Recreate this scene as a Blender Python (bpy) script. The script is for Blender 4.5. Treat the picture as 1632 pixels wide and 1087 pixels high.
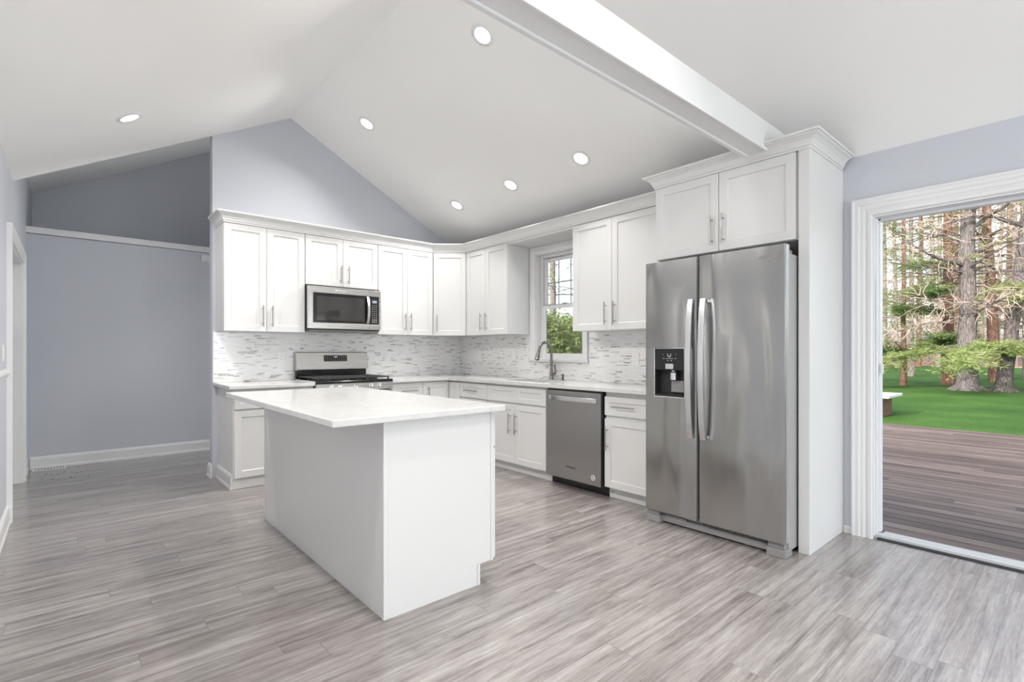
import bpy, bmesh, math, random
from mathutils import Vector, Matrix
random.seed(7)
for o in list(bpy.data.objects): bpy.data.objects.remove(o)
SC = bpy.context.scene
COL = SC.collection

# ------------------------------------------------------------------ camera
FPX, CH = 808.0, 1.214
YAW = math.radians(41.146)
cd = bpy.data.cameras.new('camera'); cam = bpy.data.objects.new('camera', cd); COL.objects.link(cam)
cam.location = (0, 0, CH); cam.rotation_euler = (math.pi/2, 0, -YAW)
cd.sensor_width = 36; cd.lens = 36*FPX/1632; cd.shift_y = 16.5/1632
cd.clip_start = .05; cd.clip_end = 400
SC.camera = cam
# ------------------------------------------------------------------ colour management
SC.view_settings.view_transform = 'Standard'; SC.view_settings.look = 'None'
SC.view_settings.gamma = 1; SC.view_settings.use_curve_mapping = False
SC.view_settings.exposure = 0.15
# ------------------------------------------------------------------ world
W = bpy.data.worlds.new('sky'); SC.world = W; W.use_nodes = True
wn = W.node_tree.nodes; wl = W.node_tree.links; wn.clear()
wo = wn.new('ShaderNodeOutputWorld'); wb = wn.new('ShaderNodeBackground'); sk = wn.new('ShaderNodeTexSky')
sk.sky_type = 'NISHITA'; sk.sun_disc = False; sk.sun_elevation = math.radians(38); sk.sun_rotation = math.radians(265)
sk.air_density = 1.0; sk.dust_density = 3.0; sk.ozone_density = 1.0
hz = wn.new('ShaderNodeHueSaturation'); hz.inputs['Saturation'].default_value = .5
wl.new(sk.outputs[0], hz.inputs['Color']); wl.new(hz.outputs[0], wb.inputs[0]); wl.new(wb.outputs[0], wo.inputs[0])
wb.inputs[1].default_value = .43
# ------------------------------------------------------------------ sun and daylight lamps for windows added out of view
sd = bpy.data.lights.new('sun', 'SUN'); sd.energy = 5.0; sd.angle = math.radians(1.5); sd.color = (1, .95, .87)
so = bpy.data.objects.new('sun', sd); COL.objects.link(so)
so.rotation_euler = Vector((.9, -.14, -.36)).to_track_quat('-Z', 'Y').to_euler()
REAR_Y = -4.2
ADDED_REAR_WINDOWS = [(.25, 1.55), (2.05, 3.35)]  # openings added behind the camera to let daylight in
for i, (a, b) in enumerate(ADDED_REAR_WINDOWS):
    ld = bpy.data.lights.new('window_daylight', 'AREA'); ld.shape = 'RECTANGLE'; ld.size = b-a; ld.size_y = 1.5
    ld.energy = 88; ld.color = (.98, .985, 1.0)
    lo = bpy.data.objects.new('window_daylight', ld); COL.objects.link(lo)
    lo.location = ((a+b)/2, REAR_Y-.22, 1.45); lo.rotation_euler = (math.pi/2, 0, 0)
ld = bpy.data.lights.new('window_daylight', 'AREA'); ld.shape = 'RECTANGLE'; ld.size = 1.0; ld.size_y = 1.3  # lamp outside an added window, brightens the passage wall
ld.energy = 42; ld.color = (1.0, .975, .94)
lo = bpy.data.objects.new('window_daylight', ld); COL.objects.link(lo)
lo.location = (4.15, 6.45, 1.47); lo.rotation_euler = (math.pi/2, 0, math.pi/2)
DOWNLIGHT_W = 11.5

# ------------------------------------------------------------------ dimensions
XL, XR, YB = -.33, 3.93, 5.55
XM, ZR, SL = 1.76, 3.668, .536
def zc(x): return ZR - SL*abs(x-XM)

# ------------------------------------------------------------------ materials
def mat(name, col=(.8,.8,.8), rough=.5, metal=0., spec=.5, **kw):
    m = bpy.data.materials.new(name); m.use_nodes = True
    b = m.node_tree.nodes['Principled BSDF']
    b.inputs['Base Color'].default_value = (*col, 1); b.inputs['Roughness'].default_value = rough
    b.inputs['Metallic'].default_value = metal; b.inputs['Specular IOR Level'].default_value = spec
    for k, v in kw.items(): b.inputs[k.replace('_', ' ')].default_value = v
    return m
class NT:
    def __init__(s, m):
        s.m = m; s.n = m.node_tree.nodes; s.l = m.node_tree.links; s.b = s.n['Principled BSDF']
        s.geo = s.n.new('ShaderNodeNewGeometry')
    def sep(s, v=None):
        k = s.n.new('ShaderNodeSeparateXYZ'); s.l.new(v or s.geo.outputs['Position'], k.inputs[0]); return k.outputs
    def comb(s, x, y, z):
        k = s.n.new('ShaderNodeCombineXYZ')
        for i, a in enumerate((x, y, z)): s.put(k.inputs[i], a)
        return k.outputs[0]
    def put(s, i, a):
        if isinstance(a, (int, float)): i.default_value = a
        elif isinstance(a, tuple): i.default_value = (*a, 1) if len(a) == 3 and len(i.default_value) == 4 else a
        else: s.l.new(a, i)
    def math(s, op, a, b=0., c=0.):
        k = s.n.new('ShaderNodeMath'); k.operation = op
        s.put(k.inputs[0], a); s.put(k.inputs[1], b); s.put(k.inputs[2], c); return k.outputs[0]
    def noise(s, v, scale=5, detail=2, rough=.5, dist=0.):
        k = s.n.new('ShaderNodeTexNoise'); k.inputs['Scale'].default_value = scale
        k.inputs['Detail'].default_value = detail; k.inputs['Roughness'].default_value = rough
        k.inputs['Distortion'].default_value = dist; s.l.new(v, k.inputs['Vector']); return k.outputs['Fac']
    def white(s, v):
        k = s.n.new('ShaderNodeTexWhiteNoise'); k.noise_dimensions = '3D'; s.l.new(v, k.inputs['Vector']); return k.outputs['Value']
    def scale(s, v, sc):
        k = s.n.new('ShaderNodeVectorMath'); k.operation = 'MULTIPLY'; s.put(k.inputs[0], v); k.inputs[1].default_value = sc; return k.outputs[0]
    def ramp(s, f, stops, mode='LINEAR'):
        k = s.n.new('ShaderNodeValToRGB'); k.color_ramp.interpolation = mode
        e = k.color_ramp.elements
        while len(e) < len(stops): e.new(.5)
        for q, (p, c) in zip(e, stops): q.position = p; q.color = (*c, 1)
        s.l.new(f, k.inputs[0]); return k.outputs[0]
    def mix(s, f, a, b, mode='MIX'):
        k = s.n.new('ShaderNodeMix'); k.data_type = 'RGBA'; k.blend_type = mode
        s.put(k.inputs[0], f); s.put(k.inputs[6], a); s.put(k.inputs[7], b); return k.outputs[2]
    def bump(s, h, strength=.2, dist=.01):
        k = s.n.new('ShaderNodeBump'); k.inputs['Strength'].default_value = strength; k.inputs['Distance'].default_value = dist
        s.l.new(h, k.inputs['Height']); s.l.new(k.outputs[0], s.b.inputs['Normal']); return k
    def color(s, c): s.l.new(c, s.b.inputs['Base Color'])

M = {}
def paint(name, col, rough):
    m = mat(name, col, rough); t = NT(m)
    n = t.noise(t.geo.outputs['Position'], 2.2, 3)
    t.color(t.mix(n, tuple(c*.985 for c in col), tuple(min(1, c*1.01) for c in col)))
    t.bump(t.noise(t.geo.outputs['Position'], 160, 2), .04, .001); return m
M['ceiling'] = paint('ceiling_paint', (.92, .915, .90), .75)
M['blue'] = paint('blue_wall_paint', (.572, .588, .638), .6)
M['trim'] = paint('white_trim_paint', (.76, .76, .76), .38)
M['cab'] = paint('white_cabinet_lacquer', (.70, .698, .69), .33)
M['plate'] = mat('white_plastic', (.82, .82, .82), .35)
M['black'] = mat('black_gloss', (.012, .012, .013), .12)
M['blackm'] = mat('black_matt', (.018, .018, .018), .5)
M['rubber'] = mat('dark_gap', (.03, .03, .03), .8)
M['nickel'] = mat('brushed_nickel', (.40, .385, .37), .32, 1.0); M['nickel_dark'] = mat('dark_brushed_nickel', (.27, .25, .235), .26, 1.0)
M['chrome'] = mat('polished_steel', (.72, .72, .73), .2, 1.0)
M['alu'] = mat('white_door_frame', (.80, .81, .83), .35)
M['galv'] = mat('threshold_aluminium', (.72, .73, .75), .4, .2)
M['iron'] = mat('cast_iron', (.03, .03, .032), .55)
M['sidegrey'] = mat('grey_textured_side', (.42, .42, .42), .5, .3)
t = NT(M['sidegrey']); t.bump(t.noise(t.geo.outputs['Position'], 260, 2), .4, .002)
M['grille'] = mat('grey_plastic', (.27, .265, .26), .45)
M['led'] = mat('white_print', (.75, .75, .75), .5)
M['screen'] = mat('lit_display', (.1, .12, .14), .3, Emission_Color=(.7, .8, .9, 1), Emission_Strength=.35)
M['emit'] = mat('lamp_lens', (.9, .9, .9), .4, Emission_Color=(1, .985, .96, 1), Emission_Strength=9.)

def steel(name, base, rough, axis, wav=.0, fine=.05):
    m = mat(name, base, rough, 1.0); t = NT(m)
    t.b.inputs['Anisotropic'].default_value = .45
    P = t.geo.outputs['Position']
    sc = (4, 400, 4) if axis == 'y' else ((400, 400, 3) if axis == 'v' else (3, 3, 400))
    n = t.noise(t.scale(P, sc), 1, 2)
    t.color(t.mix(n, tuple(c*.96 for c in base), tuple(min(1, c*1.04) for c in base)))
    r = t.math('MULTIPLY_ADD', n, .08, rough-.04); t.l.new(r, t.b.inputs['Roughness'])
    if wav:
        w = t.noise(t.scale(P, (3.2, 3.2, .75)), 1.3, 1.0, .4, .4)
        t.bump(w, 1.0, wav)
    return m
M['steel_fridge'] = steel('brushed_steel_door', (.415, .41, .40), .22, 'v', .045)
M['steel'] = steel('brushed_steel', (.56, .545, .525), .28, 'h')
M['steel_dw'] = steel('dark_brushed_steel', (.40, .39, .385), .3, 'v', .006)
M['steel_handle'] = steel('satin_steel_handle', (.70, .70, .70), .3, 'v')

# floor planks run along X
m = mat('grey_wood_plank_floor', rough=.33, Coat_Weight=.7, Coat_Roughness=.16); t = NT(m); x, y, z = t.sep()
PW, PL = .133, 1.22
row = t.math('FLOOR', t.math('DIVIDE', y, PW))
off = t.math('MULTIPLY', t.white(t.comb(row, 3.1, 0)), PL)
pid = t.math('FLOOR', t.math('DIVIDE', t.math('ADD', x, off), PL))
rnd = t.white(t.comb(row, pid, 7.7)); rnd2 = t.white(t.comb(row, pid, 1.3))
vx = t.math('MULTIPLY_ADD', rnd, 37, x); vy = t.math('MULTIPLY_ADD', rnd2, 11, y)
v1 = t.comb(t.math('MULTIPLY', vx, 1.25), t.math('MULTIPLY', vy, 30), rnd)
s1 = t.noise(v1, 1.0, 9, .66, .5)
v2 = t.comb(t.math('MULTIPLY', vx, 9), t.math('MULTIPLY', vy, 120), rnd)
s2 = t.noise(v2, 1.0, 5, .7, .3)
v3 = t.comb(t.math('MULTIPLY', vx, 2.2), t.math('MULTIPLY', vy, 10), rnd2)
s3 = t.noise(v3, 1.0, 7, .68, 1.2)
f = t.math('ADD', t.math('MULTIPLY', s1, .55), t.math('ADD', t.math('MULTIPLY', s2, .27), t.math('MULTIPLY', s3, .25)))
f = t.math('ADD', f, t.math('MULTIPLY_ADD', rnd, .05, -.03))
c = t.ramp(f, [(.38, (.090, .074, .069)), (.46, (.180, .156, .147)), (.55, (.285, .257, .245)), (.68, (.43, .403, .388))])
fy = t.math('FRACT', t.math('DIVIDE', y, PW)); fx = t.math('FRACT', t.math('DIVIDE', t.math('ADD', x, off), PL))
gy = t.math('LESS_THAN', t.math('MINIMUM', fy, t.math('SUBTRACT', 1, fy)), .013)
gx = t.math('LESS_THAN', t.math('MINIMUM', fx, t.math('SUBTRACT', 1, fx)), .0012)
g = t.math('MAXIMUM', gy, gx)
t.color(t.mix(t.math('MULTIPLY', g, .7), c, (.13, .12, .115)))
t.l.new(t.math('MULTIPLY_ADD', s1, .18, .24), t.b.inputs['Roughness'])
t.bump(t.math('SUBTRACT', t.math('MULTIPLY', s2, .3), g), .25, .0015)
M['floor'] = m

# mosaic tile: thin bars of random length; horizontal axis = x + y so it works on both walls
m = mat('linear_mosaic_tile', rough=.18); t = NT(m); x, y, z = t.sep()
u = t.math('SUBTRACT', x, y); RH = .0125
row = t.math('FLOOR', t.math('DIVIDE', z, RH))
o1 = t.white(t.comb(row, 0.5, 0)); ln = t.math('MULTIPLY_ADD', t.white(t.comb(row, 9.5, 0)), .06, .035)
q = t.math('DIVIDE', t.math('ADD', u, t.math('MULTIPLY', o1, 3.7)), ln)
pid = t.math('FLOOR', q); r = t.white(t.comb(row, pid, 2.2)); r2 = t.white(t.comb(row, pid, 5.2))
vein = t.noise(t.comb(t.math('MULTIPLY', u, 40), t.math('MULTIPLY', z, 160), r2), 1, 3, .6, .4)
base = t.ramp(r, [(0, (.84, .84, .83)), (.42, (.77, .77, .765)), (.64, (.83, .83, .825)), (.86, (.56, .555, .55)), (.93, (.42, .415, .41)), (.975, (.26, .255, .25))], 'CONSTANT')
base = t.mix(t.ramp(vein, [(.45, (0, 0, 0)), (.62, (.75, .75, .75))]), base, (.80, .80, .795))
fz = t.math('FRACT', t.math('DIVIDE', z, RH)); fq = t.math('FRACT', q)
g = t.math('MAXIMUM', t.math('LESS_THAN', fz, .13), t.math('LESS_THAN', t.math('MULTIPLY', fq, ln), .0018))
t.color(t.mix(g, base, (.80, .795, .79)))
t.l.new(t.math('MULTIPLY_ADD', g, .5, .15), t.b.inputs['Roughness'])
t.bump(t.math('SUBTRACT', 1, g), .25, .001)
M['tile'] = m

m = mat('white_quartz', rough=.12); t = NT(m)
n = t.noise(t.geo.outputs['Position'], 3.0, 6, .65, 1.2); n2 = t.noise(t.geo.outputs['Position'], 90, 2)
c = t.ramp(n, [(.40, (.67, .665, .655)), (.495, (.625, .62, .61)), (.51, (.66, .655, .645)), (.7, (.69, .685, .675))])
t.color(t.mix(t.math('MULTIPLY', n2, .10), c, (.60, .58, .57))); M['quartz'] = m

# deck boards run along Y
m = mat('weathered_deck_wood', rough=.6); t = NT(m); x, y, z = t.sep(); DW = .142
row = t.math('FLOOR', t.math('DIVIDE', t.math('SUBTRACT', x, 4.13), DW)); rr = t.white(t.comb(row, 1.7, 0))
pid = t.math('FLOOR', t.math('DIVIDE', t.math('MULTIPLY_ADD', rr, 3.6, y), 3.6)); r = t.white(t.comb(row, pid, 3.3))
n = t.noise(t.comb(t.math('MULTIPLY', x, 55), t.math('MULTIPLY_ADD', r, 30, t.math('MULTIPLY', y, 1.6)), r), 1, 5, .65, .5)
n2 = t.noise(t.comb(t.math('MULTIPLY', x, 9), t.math('MULTIPLY', y, 1.3), r), 1, 4, .6, .8)
f = t.math('ADD', t.math('MULTIPLY', n, .55), t.math('ADD', t.math('MULTIPLY', r, .22), t.math('MULTIPLY', n2, .35)))
t.color(t.ramp(f, [(.36, (.060, .042, .035)), (.54, (.165, .115, .092)), (.70, (.28, .21, .17)), (.86, (.45, .365, .30))]))
t.bump(n, .4, .003); M['deck'] = m

m = mat('mown_lawn', rough=.85, spec=.2); t = NT(m)
n = t.noise(t.geo.outputs['Position'], 26, 5, .75); n2 = t.noise(t.geo.outputs['Position'], .6, 3)
f = t.math('ADD', t.math('MULTIPLY', n, .65), t.math('MULTIPLY', n2, .35))
t.color(t.ramp(f, [(.34, (.020, .060, .009)), (.5, (.044, .112, .017)), (.66, (.095, .185, .036))])); t.bump(n, .6, .05); M['lawn'] = m
m = mat('leaf_litter', rough=.9, spec=.1); t = NT(m); n = t.noise(t.geo.outputs['Position'], 3, 6, .8)
t.color(t.ramp(n, [(.35, (.12, .07, .045)), (.5, (.30, .20, .14)), (.65, (.45, .36, .25))])); M['litter'] = m
def bark(name, dark, light, lich=(.42, .42, .44)):
    m = mat(name, rough=.9, spec=.15); t = NT(m); P = t.geo.outputs['Position']
    n = t.noise(t.scale(P, (11, 11, 1.7)), 2.6, 6, .8, .5); k = t.noise(t.scale(P, (1, 1, .6)), 1.1, 3)
    c = t.ramp(n, [(.36, dark), (.50, light), (.63, lich)])
    c = t.mix(t.ramp(k, [(.42, (0, 0, 0)), (.62, (.22, .22, .22))]), c, lich)
    t.color(c); t.bump(n, .9, .12); return m
M['bark_grey'] = bark('grey_furrowed_bark', (.03, .024, .024), (.20, .17, .165), (.43, .40, .40))
M['bark_red'] = bark('red_brown_bark', (.06, .025, .02), (.25, .12, .085), (.38, .27, .23))
M['bark_pale'] = bark('pale_bark', (.10, .08, .07), (.28, .225, .20), (.50, .44, .41))
M['twig'] = mat('bare_twig', (.40, .31, .265), .85, spec=.1)
def leafmat(name, cols, sc=2.2):
    m = mat(name, rough=.65, spec=.25); t = NT(m)
    n = t.noise(t.geo.outputs['Position'], sc, 4, .7)
    t.color(t.ramp(n, [(.33, cols[0]), (.5, cols[1]), (.66, cols[2])]))
    b = t.b; tr = t.n.new('ShaderNodeBsdfTranslucent'); ad = t.n.new('ShaderNodeMixShader'); ad.inputs[0].default_value = .35
    tr.inputs[0].default_value = (*cols[2], 1); out = t.n['Material Output']
    t.l.new(b.outputs[0], ad.inputs[1]); t.l.new(tr.outputs[0], ad.inputs[2]); t.l.new(ad.outputs[0], out.inputs[0]); return m
M['pine'] = leafmat('pine_needles', [(.08, .12, .03), (.21, .27, .09), (.40, .46, .20)])
M['pine_dark'] = leafmat('dark_pine_needles', [(.05, .09, .035), (.11, .18, .06), (.25, .33, .12)])
M['leaf'] = leafmat('fresh_leaves', [(.05, .08, .025), (.15, .20, .06), (.34, .37, .15)], 3)
def glass(name, tint=(.96, .98, .98)):
    m = bpy.data.materials.new(name); m.use_nodes = True; n = m.node_tree.nodes; l = m.node_tree.links; n.clear()
    o = n.new('ShaderNodeOutputMaterial'); mx = n.new('ShaderNodeMixShader'); tr = n.new('ShaderNodeBsdfTransparent'); gl = n.new('ShaderNodeBsdfGlossy'); ge = n.new('ShaderNodeNewGeometry'); io = n.new('ShaderNodeMapRange')
    fr = n.new('ShaderNodeFresnel'); io.inputs['To Min'].default_value = 1.45; io.inputs['To Max'].default_value = 1/1.45; l.new(ge.outputs['Backfacing'], io.inputs['Value']); l.new(io.outputs[0], fr.inputs[0]); gl.inputs['Roughness'].default_value = .01; tr.inputs[0].default_value = (*tint, 1)
    l.new(fr.outputs[0], mx.inputs[0]); l.new(tr.outputs[0], mx.inputs[1]); l.new(gl.outputs[0], mx.inputs[2]); l.new(mx.outputs[0], o.inputs[0]); return m
M['glass'] = glass('window_glass')
m = bpy.data.materials.new('frosted_glass'); m.use_nodes = True; n_ = m.node_tree.nodes; n_.clear()
o_ = n_.new('ShaderNodeOutputMaterial'); t_ = n_.new('ShaderNodeBsdfTranslucent'); t_.inputs[0].default_value = (.72, .70, .67, 1); m.node_tree.links.new(t_.outputs[0], o_.inputs[0]); M['frosted'] = m
M['mwglass'] = mat('smoked_oven_glass', (.035, .033, .032), .06, Coat_Weight=.6)
M['slab'] = mat('grey_concrete_slab', (.62, .63, .66), .6)
M['brownbox'] = mat('brown_fire_table_wood', (.16, .075, .05), .7)

# ------------------------------------------------------------------ mesh builder
def root_loc(p):
    v = Vector((0, 0, 0))
    while p is not None: v += p.location; p = p.parent
    return v
ID = lambda a, b, c: (a, b, c)
class MB:
    def __init__(s, T=ID): s.v = []; s.f = []; s.T = T
    def add(s, vs, fs):
        k = len(s.v); s.v += [s.T(*p) for p in vs]; s.f += [tuple(i+k for i in q) for q in fs]; return s
    def box(s, x0, x1, y0, y1, z0, z1):
        return s.add([(x0,y0,z0),(x1,y0,z0),(x1,y1,z0),(x0,y1,z0),(x0,y0,z1),(x1,y0,z1),(x1,y1,z1),(x0,y1,z1)],
                     [(0,3,2,1),(4,5,6,7),(0,1,5,4),(1,2,6,5),(2,3,7,6),(3,0,4,7)])
    def prism(s, poly, fn, a, b):
        n = len(poly); vs = [fn(p, a) for p in poly]+[fn(p, b) for p in poly]
        return s.add(vs, [tuple(range(n))[::-1], tuple(range(n, 2*n))]+[(i, (i+1) % n, n+(i+1) % n, n+i) for i in range(n)])
    def tube(s, pts, r, seg=12, cap=True, sx=1., sy=1.):
        pts = [Vector(p) for p in pts]; n = len(pts); rs = r if isinstance(r, (list, tuple)) else [r]*n
        vs = []; fs = []; prev = None
        for i, p in enumerate(pts):
            d = (pts[min(i+1, n-1)]-pts[max(i-1, 0)]).normalized()
            if prev is None:
                a = d.orthogonal().normalized() if abs(d.z) < .999 else Vector((1, 0, 0))
            else: a = (prev-d*prev.dot(d)).normalized()
            prev = a; b = d.cross(a)
            for k in range(seg):
                an = 2*math.pi*k/seg; vs.append(tuple(p+(a*math.cos(an)*sx+b*math.sin(an)*sy)*rs[i]))
        for i in range(n-1):
            for k in range(seg):
                k2 = (k+1) % seg; fs.append((i*seg+k, i*seg+k2, (i+1)*seg+k2, (i+1)*seg+k))
        if cap: fs += [tuple(range(seg))[::-1], tuple((n-1)*seg+k for k in range(seg))]
        return s.add(vs, fs)
    def lathe(s, prof, c, ax=(0, 0, 1), seg=24):
        ax = Vector(ax).normalized(); a = ax.orthogonal().normalized(); b = ax.cross(a); c = Vector(c); vs = []; fs = []
        for (r, h) in prof:
            for k in range(seg):
                an = 2*math.pi*k/seg; vs.append(tuple(c+ax*h+(a*math.cos(an)+b*math.sin(an))*r))
        for i in range(len(prof)-1):
            for k in range(seg):
                k2 = (k+1) % seg; fs.append((i*seg+k, i*seg+k2, (i+1)*seg+k2, (i+1)*seg+k))
        fs += [tuple(range(seg))[::-1], tuple((len(prof)-1)*seg+k for k in range(seg))]
        return s.add(vs, fs)
    def sweep(s, prof, path, fn, caps=True):
        """prof: (outset, height) closed outline; path: 2D polyline, outset to its right; fn(p2, h) -> 3D"""
        P = [Vector(p) for p in path]; n = len(P); m = len(prof); vs = []
        for i in range(n):
            d0 = (P[i]-P[i-1]).normalized() if i else None; d1 = (P[i+1]-P[i]).normalized() if i < n-1 else None
            d0 = d0 or d1; d1 = d1 or d0
            n0 = Vector((d0.y, -d0.x)); n1 = Vector((d1.y, -d1.x)); b = (n0+n1)
            k = b.normalized() / max(.2, b.normalized().dot(n0))
            for (o, h) in prof: vs.append(fn(P[i]+k*o, h))
        fs = []
        for i in range(n-1):
            for j in range(m):
                j2 = (j+1) % m; fs.append((i*m+j, i*m+j2, (i+1)*m+j2, (i+1)*m+j))
        if caps: fs += [tuple(range(m))[::-1], tuple((n-1)*m+j for j in range(m))]
        return s.add(vs, fs)
    def shaker(s, u0, u1, z0, z1, v, th=.02, fr=.057, rec=.009, panels=None):
        """door slab: face at depth v, with recessed panel(s) in a frame"""
        us = panels or [(u0+fr, u1-fr)]
        zz = (z0, z0+fr, z1-fr, z1)
        cuts = [u0]
        for a, b in us: cuts += [a, b]
        cuts.append(u1)
        q = lambda a, b, c, d, vv: s.add([(a, vv, c), (b, vv, c), (b, vv, d), (a, vv, d)], [(0, 1, 2, 3)])
        for i in range(len(cuts)-1):
            a, b = cuts[i], cuts[i+1]
            q(a, b, zz[0], zz[1], v); q(a, b, zz[2], zz[3], v)
            if i % 2 == 0: q(a, b, zz[1], zz[2], v)
            else:
                e = .004; A = [(a, v, zz[1]), (b, v, zz[1]), (b, v, zz[2]), (a, v, zz[2])]
                B = [(a+e, v+rec, zz[1]+e), (b-e, v+rec, zz[1]+e), (b-e, v+rec, zz[2]-e), (a+e, v+rec, zz[2]-e)]
                s.add(A+B, [(0, 1, 5, 4), (1, 2, 6, 5), (2, 3, 7, 6), (3, 0, 4, 7), (4, 5, 6, 7)])
        # sides and back
        s.add([(u0,v,z0),(u1,v,z0),(u1,v,z1),(u0,v,z1),(u0,v+th,z0),(u1,v+th,z0),(u1,v+th,z1),(u0,v+th,z1)],
              [(0,1,5,4),(1,2,6,5),(2,3,7,6),(3,0,4,7),(4,5,6,7)])
        return s
    def build(s, name, m, parent=None, bevel=0., smooth=False, seg=2, weld=True):
        me = bpy.data.meshes.new(name)
        o = root_loc(parent) if parent else Vector((0, 0, 0))
        me.from_pydata([tuple(Vector(p)-o) for p in s.v], [], s.f); me.validate()
        if weld:
            bm = bmesh.new(); bm.from_mesh(me)
            bmesh.ops.remove_doubles(bm, verts=bm.verts, dist=1e-5)
            bmesh.ops.recalc_face_normals(bm, faces=bm.faces); bm.to_mesh(me); bm.free()
        me.materials.append(M[m] if isinstance(m, str) else m)
        ob = bpy.data.objects.new(name, me); COL.objects.link(ob); ob.parent = parent
        if smooth:
            for p in me.polygons: p.use_smooth = True
            me.set_sharp_from_angle(angle=math.radians(40))
        if bevel:
            b = ob.modifiers.new('bevel', 'BEVEL'); b.width = bevel; b.segments = seg; b.limit_method = 'ANGLE'; b.angle_limit = math.radians(50)
            b.harden_normals = False
        return ob
def tag(o, label, cat, group=None):
    o['label'] = label; o['category'] = cat
    if group: o['group'] = group
    return o
def thing(name, label, cat, loc, group=None):
    o = bpy.data.objects.new(name, None); COL.objects.link(o); o.location = loc; o.empty_display_size = .1
    return tag(o, label, cat, group)
def struct(o): o['kind'] = 'structure'; return o
def dup(root, loc, label=None):
    r = root.copy(); COL.objects.link(r); r.location = loc
    if label: r['label'] = label
    for ch in list(root.children):
        c = ch.copy(); COL.objects.link(c); c.parent = r
        for g in ch.children:
            d = g.copy(); COL.objects.link(d); d.parent = c
    return r
def text(s, size, m, mtx, parent, name='lettering', depth=.0006):
    cu = bpy.data.curves.new(name, 'FONT'); cu.body = s; cu.size = size; cu.extrude = depth; cu.align_x = 'CENTER'; cu.align_y = 'CENTER'
    tmp = bpy.data.objects.new(name, cu); COL.objects.link(tmp)
    bpy.context.view_layer.update()
    me = bpy.data.meshes.new_from_object(tmp.evaluated_get(bpy.context.evaluated_depsgraph_get()))
    bpy.data.objects.remove(tmp); me.transform(mtx); me.transform(Matrix.Translation(-root_loc(parent)))
    me.materials.clear(); me.materials.append(M[m])
    ob = bpy.data.objects.new(name, me); COL.objects.link(ob); ob.parent = parent; return ob
def face_mx(loc, facing):
    """text plane: facing '-x' or '-y'"""
    if facing == '-y': R = Matrix(((1,0,0),(0,0,-1),(0,1,0))).to_4x4()
    else: R = Matrix(((0,0,-1),(-1,0,0),(0,1,0))).to_4x4()
    return Matrix.Translation(loc) @ R

# ================================================================== THE ROOM
XY = lambda p, h: (p[0], p[1], h)
LY = REAR_Y
# floor
struct(MB().box(XL-.15, XR+.10, LY-.15, 8.4, -.12, 0).build('floor', 'floor'))
# kitchen ceiling: two slopes, one slab with thickness
TH = .14
c1 = MB()
fn = lambda p, a: (p[0], a, p[1])
xe = XR+.13
c1.prism([(XL-.15, zc(XL-.15)), (XM, ZR), (xe, zc(xe)), (xe, zc(xe)+TH), (XM, ZR+TH), (XL-.15, zc(XL-.15)+TH)], fn, LY-.15, YB)
struct(c1.build('ceiling', 'ceiling'))
# higher ceiling over the passage behind the kitchen
hz0 = lambda x: 3.055 + SL*(x+.33) if x < XM else 3.055 + SL*(XM+.33) - SL*(x-XM)
c2 = MB().prism([(XL-.15, hz0(XL-.15)), (XM, hz0(XM)), (xe, hz0(xe)), (xe, hz0(xe)+TH), (XM, hz0(XM)+TH), (XL-.15, hz0(XL-.15)+TH)], fn, YB+.001, 8.5)
struct(c2.build('ceiling_passage', 'ceiling'))
# bulkhead that closes the step between the two ceilings
bk = MB().prism([(XL, zc(XL)+TH-.002), (XM, ZR+TH-.002), (XR, zc(XR)+TH-.002), (XR, hz0(XR)+.02), (XM, hz0(XM)+.02), (XL, hz0(XL)+.02)], fn, YB-.10, YB)
struct(bk.build('wall_bulkhead', 'ceiling'))
# left wall with the openings of door_1 and an added sidelight
D1a, D1b, D1z = 5.11, 6.50, 2.03
yz = lambda p, a: (a, p[0], p[1])
W4a, W4b, W4c, W4d = 3.02, 3.26, .35, 2.05
lw = MB()
lw.box(XL-.13, XL, LY-.15, W4a, -.1, 2.6); lw.box(XL-.13, XL, W4a, W4b, -.1, W4c); lw.box(XL-.13, XL, W4a, W4b, W4d, 2.6)
lw.prism([(W4b, -.1), (D1a, -.1), (D1a, D1z), (D1b, D1z), (D1b, -.1), (8.4, -.1), (8.4, 3.06), (YB, 3.06), (YB, 2.6), (W4b, 2.6)], yz, XL-.13, XL)
struct(lw.build('wall_left', 'blue'))
# stove wall, a partition that ends at x = 1.035
struct(MB().prism([(1.035, -.05), (XR+.1, -.05), (XR+.1, zc(XR+.1)+.1), (XM, ZR+.08), (1.035, zc(1.035)+.05)], fn, YB, YB+.12).build('wall_kitchen', 'blue'))
# right wall with sliding door and window openings, and that of the added passage window
DY0, DY1, DZ = -.93, .935, 2.093
WY0, WY1, WZ0, WZ1 = 3.40, 4.10, 1.13, 2.295
rw = MB()
for a, b, c, d in ((LY-.15, DY0, -.1, 2.53), (DY0, DY1, DZ, 2.53), (DY1, WY0, -.1, 2.53), (WY0, WY1, -.1, WZ0), (WY0, WY1, WZ1, 2.53), (WY1, YB+.001, -.1, 2.53), (YB+.001, 5.95, -.1, 3.2), (6.95, 8.4, -.1, 3.2), (5.95, 6.95, -.1, .8), (5.95, 6.95, 2.15, 3.2)):
    rw.box(XR, XR+.13, a, b, c, d)
struct(rw.build('wall_right', 'blue'))
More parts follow.
